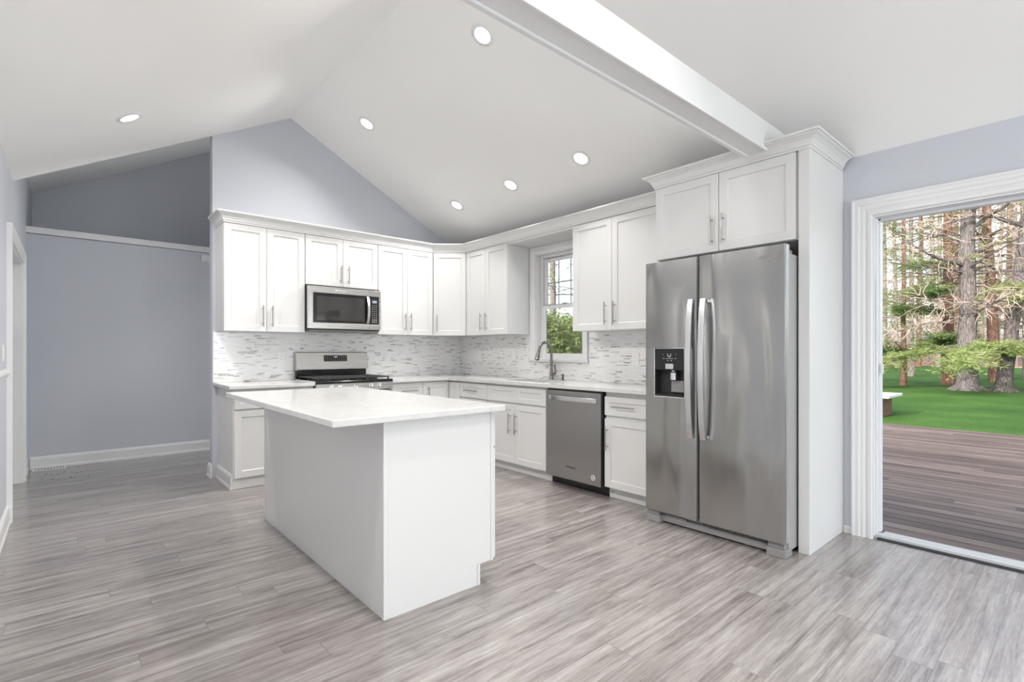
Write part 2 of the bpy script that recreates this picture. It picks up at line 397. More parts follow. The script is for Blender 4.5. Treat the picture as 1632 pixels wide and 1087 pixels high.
# wall behind the camera with two windows added for daylight
rb = MB()
seg = [XL-.13]+[q for w in ADDED_REAR_WINDOWS for q in w]+[XR+.13]
for i in range(len(seg)-1):
    a, b = seg[i], seg[i+1]
    if i % 2 == 0: rb.prism([(a, -.1), (b, -.1)] + ([(b, zc(b)+.05), (XM, ZR+.05), (a, zc(a)+.05)] if a < XM < b else [(b, zc(b)+.05), (a, zc(a)+.05)]), fn, LY-.13, LY)
    else: rb.box(a, b, LY-.13, LY, -.1, .7); rb.prism([(a, 2.2), (b, 2.2), (b, zc(b)+.05), (a, zc(a)+.05)], fn, LY-.13, LY)
struct(rb.build('wall_behind', 'blue'))
# passage: lower wall with plant ledge, upper wall set back
struct(MB().box(XL, XR, 7.15, 7.27, -.05, 2.42).build('wall_passage', 'blue'))
struct(MB().box(XL-.1, XR+.1, 8.2, 8.32, 2.2, 4.6).build('wall_passage_upper', 'blue'))
struct(MB().box(XL, XR, 7.275, 8.2, 2.34, 2.42).build('trim_ledge_top', 'blue'))
struct(MB().box(XL-.01, XR, 7.12, 7.30, 2.425, 2.49).build('trim_ledge', 'trim', bevel=.004))
struct(MB().box(.70, XR, 8.13, 8.2, 2.42, 2.60).build('wall_passage_plinth', 'blue', bevel=.004))

# baseboards
BB = [(0, 0), (.022, 0), (.022, .02), (.016, .03), (.016, .105), (.012, .118), (.006, .128), (0, .132)]
def rail(name, prof, path, fnp, m='trim'): return struct(MB().sweep(prof, path, fnp).build(name, m))
rail('baseboard_left', BB, [(XL, LY+.02), (XL, D1a-.095)][::1] if False else [(XL, LY+.02), (XL, D1a-.095)], XY)
rail('baseboard_left_far', BB, [(XL, D1b+.095), (XL, 7.148)], XY)
rail('baseboard_passage', BB, [(XL+.03, 7.148), (XR, 7.148)], XY)
rail('baseboard_partition', BB, [(1.30, YB+.122), (1.033, YB+.122), (1.033, YB-.002)], XY)
rail('baseboard_right', [(o*.5, h*.35) for o, h in BB], [(XR, 1.10), (XR, 1.05)], XY)
rail('baseboard_right_near', BB, [(XR, DY0-.16), (XR, LY+.02)], XY)
rail('baseboard_behind', BB, [(XR-.03, LY), (XL+.03, LY)], XY)
# chair rail on the left wall
CR = [(0, 1.025), (.007, 1.028), (.008, 1.040), (.014, 1.052), (.015, 1.062), (.009, 1.072), (.005, 1.088), (0, 1.090)]
rail('trim_chair_rail', CR, [(XL, LY+.02), (XL, D1a-.095)], XY)

# casings: sweep round an opening.  path in the wall plane, outset to the right = away from the opening
CP = [(0, 0), (0, .014), (.006, .020), (.022, .020), (.026, .015), (.034, .015), (.042, .021), (.058, .021), (.066, .026), (.082, .026), (.090, .030), (.098, .030), (.098, 0)]
def casing(path, x, sgn, prof=CP, k=1.0):
    return MB().sweep([(o*k, h) for o, h in prof], path, lambda p, h: (x+sgn*h, p[0], p[1]))
# ---- door_1 (left wall, far end): casing, jamb, closed slab
d1 = bpy.data.objects.new('door_1', None); COL.objects.link(d1); d1.location = (XL, (D1a+D1b)/2, 0); struct(d1)
casing([(D1b, 0.0), (D1b, D1z), (D1a, D1z), (D1a, 0.0)], XL, 1, k=.95).build('door_casing', 'trim', d1)
j = MB(); j.box(XL-.13, XL+.004, D1a, D1a+.018, 0, D1z); j.box(XL-.13, XL+.004, D1b-.018, D1b, 0, D1z); j.box(XL-.13, XL+.004, D1a+.018, D1b-.018, D1z-.018, D1z)
j.box(XL-.10, XL-.09, D1b-.03, D1b-.018, 0, D1z-.018); j.build('door_jamb', 'trim', d1, .002)
for (za, zb) in ((.20, .86), (1.02, 1.82)):
    pass
sl = MB(lambda a, b, c: (XL-.085-b, a, c)); ym = (D1a+D1b)/2
for a, b in ((D1a+.02, ym-.002), (ym+.002, D1b-.02)):
    dd = MB(lambda a, b, c: (XL-.085-b, a, c)); dd.shaker(a, b, .012, .98, 0, .035, .10, .01); dd.shaker(a, b, .985, D1z-.02, 0, .035, .10, .01); o = dd.build('door_panel', 'trim', d1)
    kn = MB().lathe([(.012, 0), (.010, .02), (.024, .035), (.024, .05), (.01, .058)], (XL-.085, (b-.07 if a < ym-.3 else a+.07), .95), (1, 0, 0)); kn.build('door_knob', 'nickel', o, smooth=True)
MB().box(XL-.016, XL+.005, D1a+.016, D1a+.022, 1.72, 1.81).build('hinge', 'nickel', d1)

# ---- window_1 over the sink
w1 = bpy.data.objects.new('window_1', None); COL.objects.link(w1); w1.location = (XR+.1, (WY0+WY1)/2, WZ0); struct(w1)
WC = [(0, 0), (0, .012), (.012, .016), (.05, .016), (.056, .022), (.07, .022), (.07, 0)]
MB().sweep(WC, [(WY1, WZ0-.01), (WY1, WZ1), (WY0, WZ1), (WY0, WZ0-.01)], lambda p, h: (XR-h, p[0], p[1])).build('window_casing', 'trim', w1)
MB().box(XR-.022, XR+.001, WY0-.07, WY1+.07, WZ1+.071, WZ1+.10).build('head_cap', 'trim', w1, .003)
s = MB().box(XR-.03, XR+.12, WY0-.085, WY1+.085, WZ0-.032, WZ0-.006); s.build('window_sill', 'quartz', w1, .003)
fr = MB()
def frame(mb, x0, x1, y0, y1, z0, z1, w):
    mb.box(x0, x1, y0, y0+w, z0, z1); mb.box(x0, x1, y1-w, y1, z0, z1); mb.box(x0, x1, y0+w, y1-w, z0, z0+w); mb.box(x0, x1, y0+w, y1-w, z1-w, z1)
frame(fr, XR-.001, XR+.128, WY0, WY1, WZ0-.006, WZ1, .012)
frame(fr, XR+.075, XR+.125, WY0+.012, WY1-.012, WZ0+.006, WZ1-.012, .028); fr.build('window_frame', 'trim', w1, .002)
ZM = 1.705
up = MB(); frame(up, XR+.10, XR+.12, WY0+.045, WY1-.045, ZM-.01, WZ1-.045, .04); up = up.build('upper_sash', 'trim', w1, .003)
ya, yb2, za, zb = WY0+.085, WY1-.085, ZM+.03, WZ1-.085
g = MB(); g.box(XR+.109, XR+.112, ya, yb2, za, zb); g.build('glass_pane', 'glass', up)
gr = MB()
for k in (1, 2): gr.box(XR+.104, XR+.108, ya+(yb2-ya)*k/3-.006, ya+(yb2-ya)*k/3+.006, za, zb)
gr.box(XR+.104, XR+.108, ya, yb2, (za+zb)/2-.006, (za+zb)/2+.006)
M['munt'] = mat('grey_muntin', (.28, .33, .33), .5); gr.build('muntin_grid', 'munt', up)
lo = MB(); frame(lo, XR+.078, XR+.099, WY0+.04, WY1-.04, WZ0+.02, ZM+.022, .042); lo = lo.build('lower_sash', 'trim', w1, .003)
MB().box(XR+.087, XR+.09, ya-.003, yb2+.003, WZ0+.062, ZM-.02).build('glass_pane', 'glass', lo)
MB().box(XR+.074, XR+.098, 3.70, 3.76, ZM+.022, ZM+.034).build('sash_lock', 'munt', lo, .003)

# ---- door_2: sliding door to the deck
d2 = bpy.data.objects.new('door_2', None); COL.objects.link(d2); d2.location = (XR+.06, 0, 0); struct(d2)
casing([(DY1, 0.0), (DY1, DZ), (DY0, DZ), (DY0, 0.0)], XR, -1, k=1.17).build('door_casing', 'trim', d2)
# note: path goes up the far side, across, down the near side, so the outset points away from the opening
f = MB()
f.box(XR-.005, XR+.13, DY1-.008, DY1, .02, DZ); f.box(XR+.075, XR+.128, DY1-.022, DY1-.008, .03, DZ-.02); f.box(XR+.02, XR+.035, DY1-.020, DY1-.008, .03, DZ-.02)
f.box(XR-.005, XR+.13, DY0, DY0+.038, .02, DZ); f.box(XR-.005, XR+.13, DY0+.038, DY1-.008, DZ-.010, DZ); f.box(XR+.075, XR+.128, DY0+.038, DY1-.022, DZ-.028, DZ-.010)
f.build('door_frame', 'alu', d2, .002)
q = MB(); q.box(XR+.035, XR+.075, DY0, DY1, .0, .022); q.box(XR+.075, XR+.13, DY0, DY1, .0, .010); q.box(XR+.055, XR+.062, DY0+.04, DY1-.04, .022, .034); q.box(XR+.095, XR+.102, DY0+.04, DY1-.04, .022, .034); q.build('threshold', 'galv', d2, .001)
MB().box(XR-.004, XR+.034, DY0+.04, DY1-.02, .0, .006).build('sill_gap', 'rubber', d2)
MB().box(XR+.060, XR+.075, DY1-.040, DY1-.0225, 1.07, 1.13).build('strike_plate', 'plate', d2, .003)
for x0, y0, y1 in ((XR+.10, DY0+.04, -.02), (XR+.06, DY0+.06, -.01)):
    p = MB(); frame(p, x0-.016, x0+.016, y0, y1, .035, DZ-.057, .07); p = p.build('sliding_panel', 'alu', d2, .003)
    MB().box(x0-.003, x0+.003, y0+.07, y1-.07, .105, DZ-.127).build('glass_pane', 'glass', p)
MB().tube([(XR+.03, -.045, .92), (XR+.018, -.045, .95), (XR+.018, -.045, 1.12), (XR+.03, -.045, 1.15)], .009, 8).build('door_handle', 'alu', d2, smooth=True)
# unseen windows behind the camera, added to bring in daylight
for i, (a, b) in enumerate(ADDED_REAR_WINDOWS):
    w = bpy.data.objects.new('window_%d' % (i+2), None); COL.objects.link(w); w.location = ((a+b)/2, LY, .7); struct(w)
    p = MB(); F = lambda x0, x1, z0, z1, wd, ya, yb: (p.box(x0, x0+wd, ya, yb, z0, z1), p.box(x1-wd, x1, ya, yb, z0, z1), p.box(x0+wd, x1-wd, ya, yb, z0, z0+wd), p.box(x0+wd, x1-wd, ya, yb, z1-wd, z1))
    F(a, b, .7, 2.2, .05, LY-.12, LY-.04); p.box((a+b)/2-.03, (a+b)/2+.03, LY-.11, LY-.05, .75, 2.15); F(a-.08, b+.08, .62, 2.28, .08, LY+.001, LY+.02); p.build('window_frame', 'trim', w, .003)
    MB().box(a+.05, b-.05, LY-.085, LY-.08, .75, 2.15).build('glass_pane', 'glass', w)

w5 = bpy.data.objects.new('window_5', None); COL.objects.link(w5); w5.location = (XR+.06, 6.45, .8); struct(w5)  # unseen window, added so daylight reaches the passage wall
p = MB(); frame(p, XR+.04, XR+.11, 5.95, 6.95, .8, 2.15, .05); p.build('window_frame', 'trim', w5, .003)
MB().box(XR+.07, XR+.076, 6.0, 6.9, .85, 2.10).build('glass_pane', 'glass', w5)
w4 = bpy.data.objects.new('window_4', None); COL.objects.link(w4); w4.location = (XL-.06, (W4a+W4b)/2, W4c); struct(w4)  # unseen frosted sidelight, added to give the fridge doors bright streaks
p = MB(); frame(p, XL-.10, XL-.05, W4a, W4b, W4c, W4d, .03); p.build('window_frame', 'trim', w4, .003)
MB().add([(XL-.075, W4a+.03, W4c+.03), (XL-.075, W4b-.03, W4c+.03), (XL-.075, W4b-.03, W4d-.03), (XL-.075, W4a+.03, W4d-.03)], [(0, 1, 2, 3)]).build('glass_pane', 'frosted', w4)
MB().sweep([(0, 0), (0, .014), (.05, .016), (.05, 0)], [(W4b, W4c), (W4b, W4d), (W4a, W4d), (W4a, W4c), (W4b, W4c)], lambda p, h: (XL+h, p[0], p[1]), caps=False).build('window_casing', 'trim', w4)
# ---- collar beam
beam = MB()
bx1 = XR-.02; zb0, zb1 = 2.472, 2.655
beam.prism([(XL, zb0), (bx1, zb0), (bx1, min(zb1, zc(bx1))), (XM+(ZR-zb1)/SL, zb1), (XM-(ZR-zb1)/SL, zb1), (XL, zc(XL))], fn, 1.342, 1.462)
beam.box(XL, 3.30, 1.452, 1.476, zb0-.012, zb0+.022)
beam.box(XL, 3.30, 1.334, 1.350, zb0-.006, zb0+.012)
tag(beam.build('ceiling_beam', 'trim', bevel=.003), 'white boxed beam crossing under the vaulted ceiling and ending on the fridge cabinet', 'beam')

# ================================================================== RECESSED LIGHTS
def lamp_at(x, y):
    z = zc(x); n = Vector((-SL if x > XM else SL, 0, -1)).normalized()   # into the room
    return Vector((x, y, z)), n
def downlight(x, y, label):
    p, n = lamp_at(x, y)
    r = thing('recessed_light', label, 'ceiling light', p)
    MB().lathe([(.058, .001), (.060, .006), (.082, .006), (.088, .001), (.088, -.004), (.058, -.004)], p, n, 32).build('trim_ring', 'plate', r, smooth=True)
    MB().lathe([(.0585, .0), (.057, .003)], p, n, 32).build('lens', 'emit', r)
    ld = bpy.data.lights.new('lamp_light', 'AREA'); ld.shape = 'DISK'; ld.size = .12; ld.energy = DOWNLIGHT_W; ld.color = (1, .975, .94); ld.spread = math.radians(132)
    lo = bpy.data.objects.new('lamp_light', ld); COL.objects.link(lo); lo.parent = r; lo.location = n*.012
    lo.rotation_euler = n.to_track_quat('-Z', 'Y').to_euler()
    return r
downlight(2.19, 2.82, 'round white recessed light highest in view, nearest the collar beam')
downlight(3.277, 2.86, 'round recessed light above the tall cabinets beside the fridge')
downlight(3.277, 3.77, 'round recessed light above the sink window, middle one of the row along the wall')
downlight(3.277, 4.69, 'round recessed light lowest in the far corner near the blue gable')
downlight(2.19, 4.66, 'round recessed light near the ridge, close to the blue gable wall')
downlight(.327, 4.57, 'round recessed light alone on the left ceiling slope')
for k, (x, y) in enumerate(((.327, 2.75), (.327, 1.55), (.327, .4), (.327, -1.9), (2.19, .4), (3.277, -.9), (2.19, -1.9), (3.277, -2.9))):  # second one is an extra, added to brighten the island side
    downlight(x, y, 'round recessed light outside the view, ' + ('left slope just before the beam', 'left slope between the beam and the camera', 'left slope above the camera', 'left slope near the rear wall', 'right slope above the camera', 'right slope above the sliding door', 'right slope near the rear wall', 'low on the right slope near the rear wall')[k])

# ================================================================== CABINETS
TS = lambda a, b, c: (a, b, c)          # facing -y: u = x, v = y
TR = lambda a, b, c: (b, a, c)          # facing -x: u = y, v = x
def pull_v(T, u, z0, z1, v, parent):
    mb = MB(T); mb.tube([(u, v-.032, z0), (u, v-.032, z1)], .006, 10)
    for z in (z0+.03, z1-.03): mb.tube([(u, v-.032, z), (u, v+.001, z)], .0045, 8)
    return mb.build('handle', 'nickel', parent, smooth=True)
def pull_h(T, u0, u1, z, v, parent):
    mb = MB(T); mb.tube([(u0, v-.032, z), (u1, v-.032, z)], .006, 10)
    for u in (u0+.03, u1-.03): mb.tube([(u, v-.032, z), (u, v+.001, z)], .0045, 8)
    return mb.build('handle', 'nickel', parent, smooth=True)
def cabinet(T, name, label, u0, u1, z0, z1, vf, vb, doors, toe=None, drawers=(), cat='cabinet', side=None):
    """vf: door face depth; body starts .02 behind. doors: (u0,u1,z0,z1,handle u or None,hz0,hz1)"""
    t = thing(name, label, cat, T((u0+u1)/2, (vf+vb)/2, z0 if toe is None else 0))
    MB(T).box(u0, u1, vf+.021, vb, z0, z1).build('body', 'cab', t, .0015)
    for d in doors:
        o = MB(T).shaker(d[0], d[1], d[2], d[3], vf).build('door', 'cab', t, .0015)
        if d[4] is not None: pull_v(T, d[4], d[5], d[6], vf, o)
    for d in drawers:
        o = MB(T).shaker(d[0], d[1], d[2], d[3], vf, fr=.045, panels=d[6] if len(d) > 6 else None).build('drawer', 'cab', t, .0015)
        if d[4] is not None: pull_h(T, d[4], d[5], (d[2]+d[3])/2, vf, o)
    if toe is not None: MB(T).box(u0, u1, toe, toe+.018, 0.001, z0).build('toe_kick', 'cab', t, .001); 
    return t
G = .002
YW = YB-.010     # face of the tiles
# --- wall cabinets, stove wall
UZ0, UZ1 = 1.405, 2.392
HZ = (1.45, 1.65)
cabinet(TS, 'wall_cabinet', 'white two-door wall cabinet at the left end of the stove wall, beside the passage', 1.062, 1.783, UZ0, 2.405, 5.20, YB-.001,
        [(1.064, 1.425-G, UZ0, UZ1, 1.389, *HZ), (1.425+G, 1.781, UZ0, UZ1, 1.473, *HZ)])
cabinet(TS, 'wall_cabinet', 'short white two-door wall cabinet directly above the microwave', 1.785, 2.573, 1.89, 2.405, 5.20, YB-.001,
        [(1.788, 2.178-G, 1.892, UZ1, 2.151, 1.925, 2.112), (2.178+G, 2.570, 1.892, UZ1, 2.233, 1.925, 2.112)])
cabinet(TS, 'wall_cabinet', 'white two-door wall cabinet between the microwave and the angled corner cabinet', 2.575, 3.283, UZ0, 2.405, 5.20, YB-.001,
        [(2.578, 2.942-G, UZ0, UZ1, 2.906, *HZ), (2.942+G, 3.280, UZ0, UZ1, 2.979, *HZ)])
# --- angled corner cabinet
t = thing('corner_wall_cabinet', 'white angled wall cabinet with one door in the corner of the kitchen', 'cabinet', (3.6, 5.25, UZ0))
MB().prism([(3.2855, 5.221), (3.601, 4.932), (XR-.001, 4.932), (XR-.001, YB-.001), (3.2855, YB-.001)], XY, UZ0, 2.405).build('body', 'cab', t, .0015)
A = Vector((3.285, 5.20)); B = Vector((3.58, 4.93)); dr = (B-A).normalized(); nn = Vector((-dr.y, dr.x)); LEN = (B-A).length
if nn.x+nn.y < 0: nn = -nn
TD = lambda a, b, c: (A.x+dr.x*a+nn.x*b, A.y+dr.y*a+nn.y*b, c)
o = MB(TD).shaker(.006, LEN-.006, UZ0, UZ1, 0, .019).build('door', 'cab', t, .0015)
pull_v(TD, .055, *HZ, 0, o)
# --- wall cabinets, window wall
cabinet(TR, 'wall_cabinet', 'white two-door wall cabinet between the corner cabinet and the sink window', 4.18, 4.928, UZ0, 2.405, 3.58, XR-.001,
        [(4.182, 4.560-G, UZ0, UZ1, 4.531, *HZ), (4.560+G, 4.926, UZ0, UZ1, 4.624, *HZ)])
cabinet(TR, 'wall_cabinet', 'white two-door wall cabinet between the sink window and the fridge', 2.262, 3.228, UZ0, 2.405, 3.58, XR-.001,
        [(2.264, 2.770-G, UZ0, UZ1, 2.735, *HZ), (2.770+G, 3.226, UZ0, UZ1, 2.831, *HZ)])
# --- bridge over the window
tag(MB().box(3.59, XR-.025, 3.230, 4.178, 2.375, 2.405).box(3.60, 3.62, 3.230, 4.178, 2.385, 2.44).build('window_bridge_board', 'cab', bevel=.0015), 'white board spanning above the sink window between the two wall cabinets', 'panel')
# --- fridge surround
cabinet(TR, 'fridge_top_cabinet', 'deep white two-door cabinet above the fridge', 1.168, 2.157, 1.892, 2.435, 3.31, XR-.001,
        [(1.180, 1.662-G, 1.895, 2.422, 1.630, 1.935, 2.138), (1.662+G, 2.150, 1.895, 2.422, 1.709, 1.935, 2.138)])
MB
t = tag(MB().box(3.312, XR-.002, 1.104, 1.166, 0, 2.435).build('fridge_end_panel', 'cab', bevel=.002), 'tall white end panel standing between the fridge and the sliding door', 'panel')
tag(MB().box(3.34, XR-.002, 2.135, 2.155, 0, 1.890).build('fridge_side_panel', 'cab', bevel=.001), 'tall white panel on the sink side of the fridge', 'panel')
# --- crown mouldings
CM = [(-.02, 0), (.006, 0), (.006, .014), (.012, .018), (.014, .030), (.024, .050), (.040, .066), (.054, .074), (.056, .080), (.066, .082), (.066, .096), (-.02, .096)]
z0 = 2.396
tag(MB().sweep([(o, z0+h) for o, h in CM], [(1.062, YB+.0), (1.062, 5.20), (3.285, 5.20), (3.58, 4.93), (3.58, 2.16)], XY).build('crown_molding', 'cab'),
    'long white crown molding running along the tops of the stove wall and window wall cabinets', 'molding')
z1_ = 2.424
tag(MB().sweep([(o*1.06, z1_+h*.95) for o, h in CM], [(3.60, 2.157), (3.312, 2.157), (3.312, 1.104), (XR-.03, 1.104)], XY).build('crown_molding', 'cab'),
    'higher white crown molding around the top of the fridge cabinet', 'molding')

# --- base cabinets
BZ0, BZ1 = .095, .882
YF, XF = 4.93, 3.33      # door faces
DRZ = (.705, .862); DOZ = (.10, .690)
cabinet(TS, 'base_cabinet', 'white base cabinet at the left end of the stove run, beside the passage', 1.080, 1.775, BZ0, BZ1, YF, YB-.001,
        [(1.090, 1.43-G, .10, .690, None, 0, 0), (1.43+G, 1.770, .10, .690, None, 0, 0)], toe=YF+.022, drawers=[(1.090, 1.770, .705, .862, None, None)])
# moulded base wrapping the exposed side of that cabinet
tag(MB().sweep(BB, [(1.079, YB-.025), (1.079, YF+.022)], XY).build('cabinet_skirting', 'cab'), 'white skirting along the exposed side of the left base cabinet', 'skirting')
cabinet(TS, 'base_cabinet', 'white base cabinet with a drawer just right of the stove', 2.590, 2.982, BZ0, BZ1, YF, YB-.001,
        [(2.593, 2.980, *DOZ, 2.65, .46, .66)], toe=YF+.07, drawers=[(2.593, 2.980, *DRZ, 2.70, 2.90)])
t = thing('corner_base_cabinet', 'white corner base cabinet with two hinged doors meeting in the inner corner', 'cabinet', (3.5, 5.1, 0))
MB().prism([(2.984, YF+.021), (XF+.021, YF+.021), (XF+.021, 4.708), (XR-.001, 4.708), (XR-.001, YB-.001), (2.984, YB-.001)], XY, BZ0, BZ1).build('body', 'cab', t, .001)
MB().box(2.984, XF+.088, YF+.07, YF+.088, .001, BZ0).box(XF+.07, XF+.088, 4.708, YF+.07, .001, BZ0).build('toe_kick', 'cab', t)
o = MB(TS).shaker(2.986, XF-.004, .10, .862, YF).build('door', 'cab', t, .0015); pull_v(TS, 3.048, .625, .815, YF, o)
MB(TR).shaker(4.710, YF-.001, .10, .862, XF).build('door', 'cab', t, .0015)
cabinet(TR, 'base_cabinet', 'white base cabinet with a handled drawer between the corner and the sink cabinet', 4.217, 4.706, BZ0, BZ1, XF, XR-.001,
        [(4.219, 4.704, *DOZ, None, 0, 0)], toe=XF+.07, drawers=[(4.219, 4.704, *DRZ, 4.379, 4.598)])
cabinet(TR, 'sink_base_cabinet', 'white two-door sink cabinet left of the dishwasher with a false drawer front', 3.320, 4.215, BZ0, .70, XF, XR-.001,
        [(3.334, 3.772-G, .10, .685, 3.745, .395, .600), (3.772+G, 4.213, .10, .685, 3.838, .395, .600)], toe=XF+.07,
        drawers=[(3.334, 4.213, .703, .858, None, None, [(3.40, 3.71), (3.82, 4.14)])])
MB(TR).box(3.32, 3.332, XF+.021, XR-.001, .70, BZ1).box(4.203, 4.215, XF+.021, XR-.001, .70, BZ1).box(3.332, 4.203, XF+.021, XF+.033, .70, BZ1).build('body', 'cab', bpy.data.objects['sink_base_cabinet'])
cabinet(TR, 'base_cabinet', 'white one-door base cabinet with a drawer between dishwasher and fridge', 2.165, 2.652, BZ0, BZ1, XF, XR-.001,
        [(2.175, 2.648, .10, .662, 2.618, .405, .600)], toe=XF+.07, drawers=[(2.175, 2.648, .690, .842, 2.345, 2.557)])
# --- worktops
tag(MB().box(1.040, 1.772, 4.885, YB-.001, .884, .914).build('countertop', 'quartz', bevel=.003), 'short white quartz countertop left of the stove', 'countertop')
CX = 3.288
SX0, SX1, SY0, SY1 = 3.44, 3.80, 3.47, 4.07
ct = MB()
for a, b, c, d in ((CX, SX0, 2.162, YB-.001), (SX1, XR-.001, 2.162, YB-.001), (SX0, SX1, 2.162, SY0), (SX0, SX1, SY1, YB-.001), (2.588, CX, 4.885, YB-.001)):
    ct.box(a, b, c, d, .884, .914)
tag(ct.build('countertop', 'quartz'), 'long L-shaped white quartz countertop running from the stove past the sink to the fridge', 'countertop')
# --- backsplash
tag(MB().box(1.045, XR-.009, YB-.009, YB-.0005, .915, 1.404).box(1.786, 2.572, YB-.009, YB-.0005, 1.404, 1.43).build('tile_backsplash', 'tile'), 'white and grey linear mosaic tile backsplash behind the stove', 'backsplash')
b = MB()
b.box(XR-.0085, XR-.0005, 4.186, YB-.009, .915, 1.404); b.box(XR-.0085, XR-.0005, 2.162, 3.315, .915, 1.404); b.box(XR-.0085, XR-.0005, 3.315, 4.186, .915, 1.097)
tag(b.build('tile_backsplash', 'tile'), 'white and grey linear mosaic tile backsplash around the sink window', 'backsplash')
tag(MB().box(1.036, 1.045, YB-.012, YB-.0005, .915, 1.404).build('tile_edge_strip', 'plate'), 'thin white edge strip at the left end of the stove wall tiles', 'trim strip')

# ================================================================== ISLAND
isl = thing('kitchen_island', 'white kitchen island with overhanging quartz top standing mid-floor', 'kitchen island', (1.36, 3.0, 0))
IX0, IX1, IY0, IY1, IZ = 1.067, 1.70, 2.097, 3.945, .898
MB().box(IX0+.008, IX1, IY0+.016, IY1-.004, .10, IZ).box(IX0+.008, IX1-.09, IY0+.016, IY1-.004, 0, .10).build('body', 'cab', isl)
MB().box(IX0+.002, IX0+.010, IY0+.02, IY1-.02, .0, IZ).build('back_panel', 'cab', isl)
e = MB().prism([(IX0+.022, 0), (IX1-.105, 0), (IX1-.105, .108), (IX1-.018, .108), (IX1-.018, IZ), (IX0+.022, IZ)], lambda p, a: (p[0], a, p[1]), IY0+.003, IY0+.017)
e.build('end_panel', 'cab', isl)
c = MB().box(IX0-.003, IX0+.021, IY0-.003, IY0+.018, 0, IZ); c.build('corner_post', 'cab', isl, .003); MB().box(IX0-.003, IX0+.012, IY1-.02, IY1, 0, IZ).build('corner_post', 'cab', isl, .003)
MB().box(IX1-.017, IX1-.001, IY0-.001, IY0+.016, .106, IZ).box(IX1-.104, IX1-.088, IY0-.001, IY0+.016, 0, .106).build('edge_strip', 'cab', isl, .001)
TI = lambda a, b, c: (IX1+.022-b, a, c)
for k in range(3):
    a = IY0+.012 + k*.612; bb = a+.606
    o = MB(TI).shaker(a, bb, .708, .868, 0, fr=.045).build('drawer', 'cab', isl, .0015); pull_h(TI, (a+bb)/2-.1, (a+bb)/2+.1, .788, 0, o)
    if k != 1:
        m_ = (a+bb)/2
        for (p, q, hu) in ((a, m_-G, m_-.035), (m_+G, bb, m_+.035)):
            o = MB(TI).shaker(p, q, .112, .695, 0).build('door', 'cab', isl, .0015); pull_v(TI, hu, .48, .66, 0, o)
    else:
        for (p, q) in ((.112, .40), (.405, .695)):
            o = MB(TI).shaker(a, bb, p, q, 0).build('drawer', 'cab', isl, .0015); pull_h(TI, (a+bb)/2-.1, (a+bb)/2+.1, (p+q)/2+.03, 0, o)
MB().box(.813, 1.745, 2.049, 3.93, .899, .930).build('countertop', 'quartz', isl, .004)

# ================================================================== STOVE
st = thing('gas_stove', 'stainless steel gas range with black cooktop standing against the tiled wall', 'stove', (2.18, 5.2, 0))
X0, X1 = 1.778, 2.584
MB().box(X0, X1, 4.915, 5.49, .05, .905).build('body', 'blackm', st, .003)
MB().box(X0-.001, X0+.018, 4.90, 5.50, .895, .925).build('side_rim', 'chrome', st, .002)
MB().box(X0, X1, 4.88, 5.50, .902, .925).build('cooktop', 'black', st, .004)
MB().prism([(4.872, .822), (4.915, .822), (4.915, .897), (4.884, .897)], lambda p, a: (a, p[0], p[1]), X0+.002, X1-.002).build('control_panel', 'steel', st, .002)
MB().box(X0+.002, X1-.002, 4.868, 4.895, .898, .922).build('front_trim', 'black', st, .006)
for k, x in enumerate((1.93, 2.02, 2.18, 2.345, 2.435)):
    MB().lathe([(.026, 0), (.026, .006), (.021, .009), (.019, .030), (.014, .034)], (x, 4.879, .860), (0, -1, .13), 20).box(x-.004, x+.004, 4.838, 4.848, .842, .880).build('knob', 'chrome', st, smooth=True)
od = MB().box(X0+.004, X1-.004, 4.868, 4.913, .245, .812).build('oven_door', 'steel', st, .006)
MB().box(X0+.09, X1-.09, 4.862, 4.869, .34, .66).build('oven_window', 'mwglass', od, .004)
h = MB(); h.tube([(X0+.07, 4.825, .765), (X1-.07, 4.825, .765)], .013, 12)
for x in (X0+.09, X1-.09): h.tube([(x, 4.825, .765), (x, 4.868, .765)], .009, 8)
h.build('oven_handle', 'steel_handle', od, smooth=True)
MB().box(X0+.004, X1-.004, 4.87, 4.913, .07, .235).build('drawer', 'steel', st, .006)
for x in (X0+.05, X1-.05):
    for y in (4.95, 5.45): MB().tube([(x, y, 0), (x, y, .05)], .018, 10).build('leg', 'blackm', st)
# backguard
bg = MB().prism([(5.452, 1.018), (5.50, 1.018), (5.53, 1.03), (5.53, 1.205), (5.485, 1.205), (5.478, 1.198)], lambda p, a: (a, p[0], p[1]), X0+.012, X1-.004).build('backguard', 'steel', st, .004)
MB().prism([(5.50, .925), (5.53, .925), (5.53, 1.03), (5.49, 1.022), (5.49, .96)], lambda p, a: (a, p[0], p[1]), X0+.012, X1-.012).build('vent_riser', 'black', st, .003)
MB().prism([(5.445, 1.012), (5.535, 1.012), (5.535, 1.208), (5.47, 1.208)], lambda p, a: (a, p[0], p[1]), X0+.002, X0+.011).build('backguard_end', 'sidegrey', st, .002)
cpx0, cpx1 = 2.075, 2.335
yf = lambda z: 5.452 + (z-1.018)*(5.478-5.452)/.18 - .0008
MB().add([(cpx0, yf(1.105), 1.105), (cpx1, yf(1.105), 1.105), (cpx1, yf(1.172), 1.172), (cpx0, yf(1.172), 1.172), (cpx0, yf(1.105)+.004, 1.105), (cpx1, yf(1.105)+.004, 1.105), (cpx1, yf(1.172)+.004, 1.172), (cpx0, yf(1.172)+.004, 1.172)],
         [(0,1,2,3), (4,5,6,7), (0,1,5,4), (1,2,6,5), (2,3,7,6), (3,0,4,7)]).build('display_panel', 'black', bg)
MB().box(2.19, 2.222, 5.4665, 5.468, 1.147, 1.162).build('clock', 'screen', bg)
d = MB()
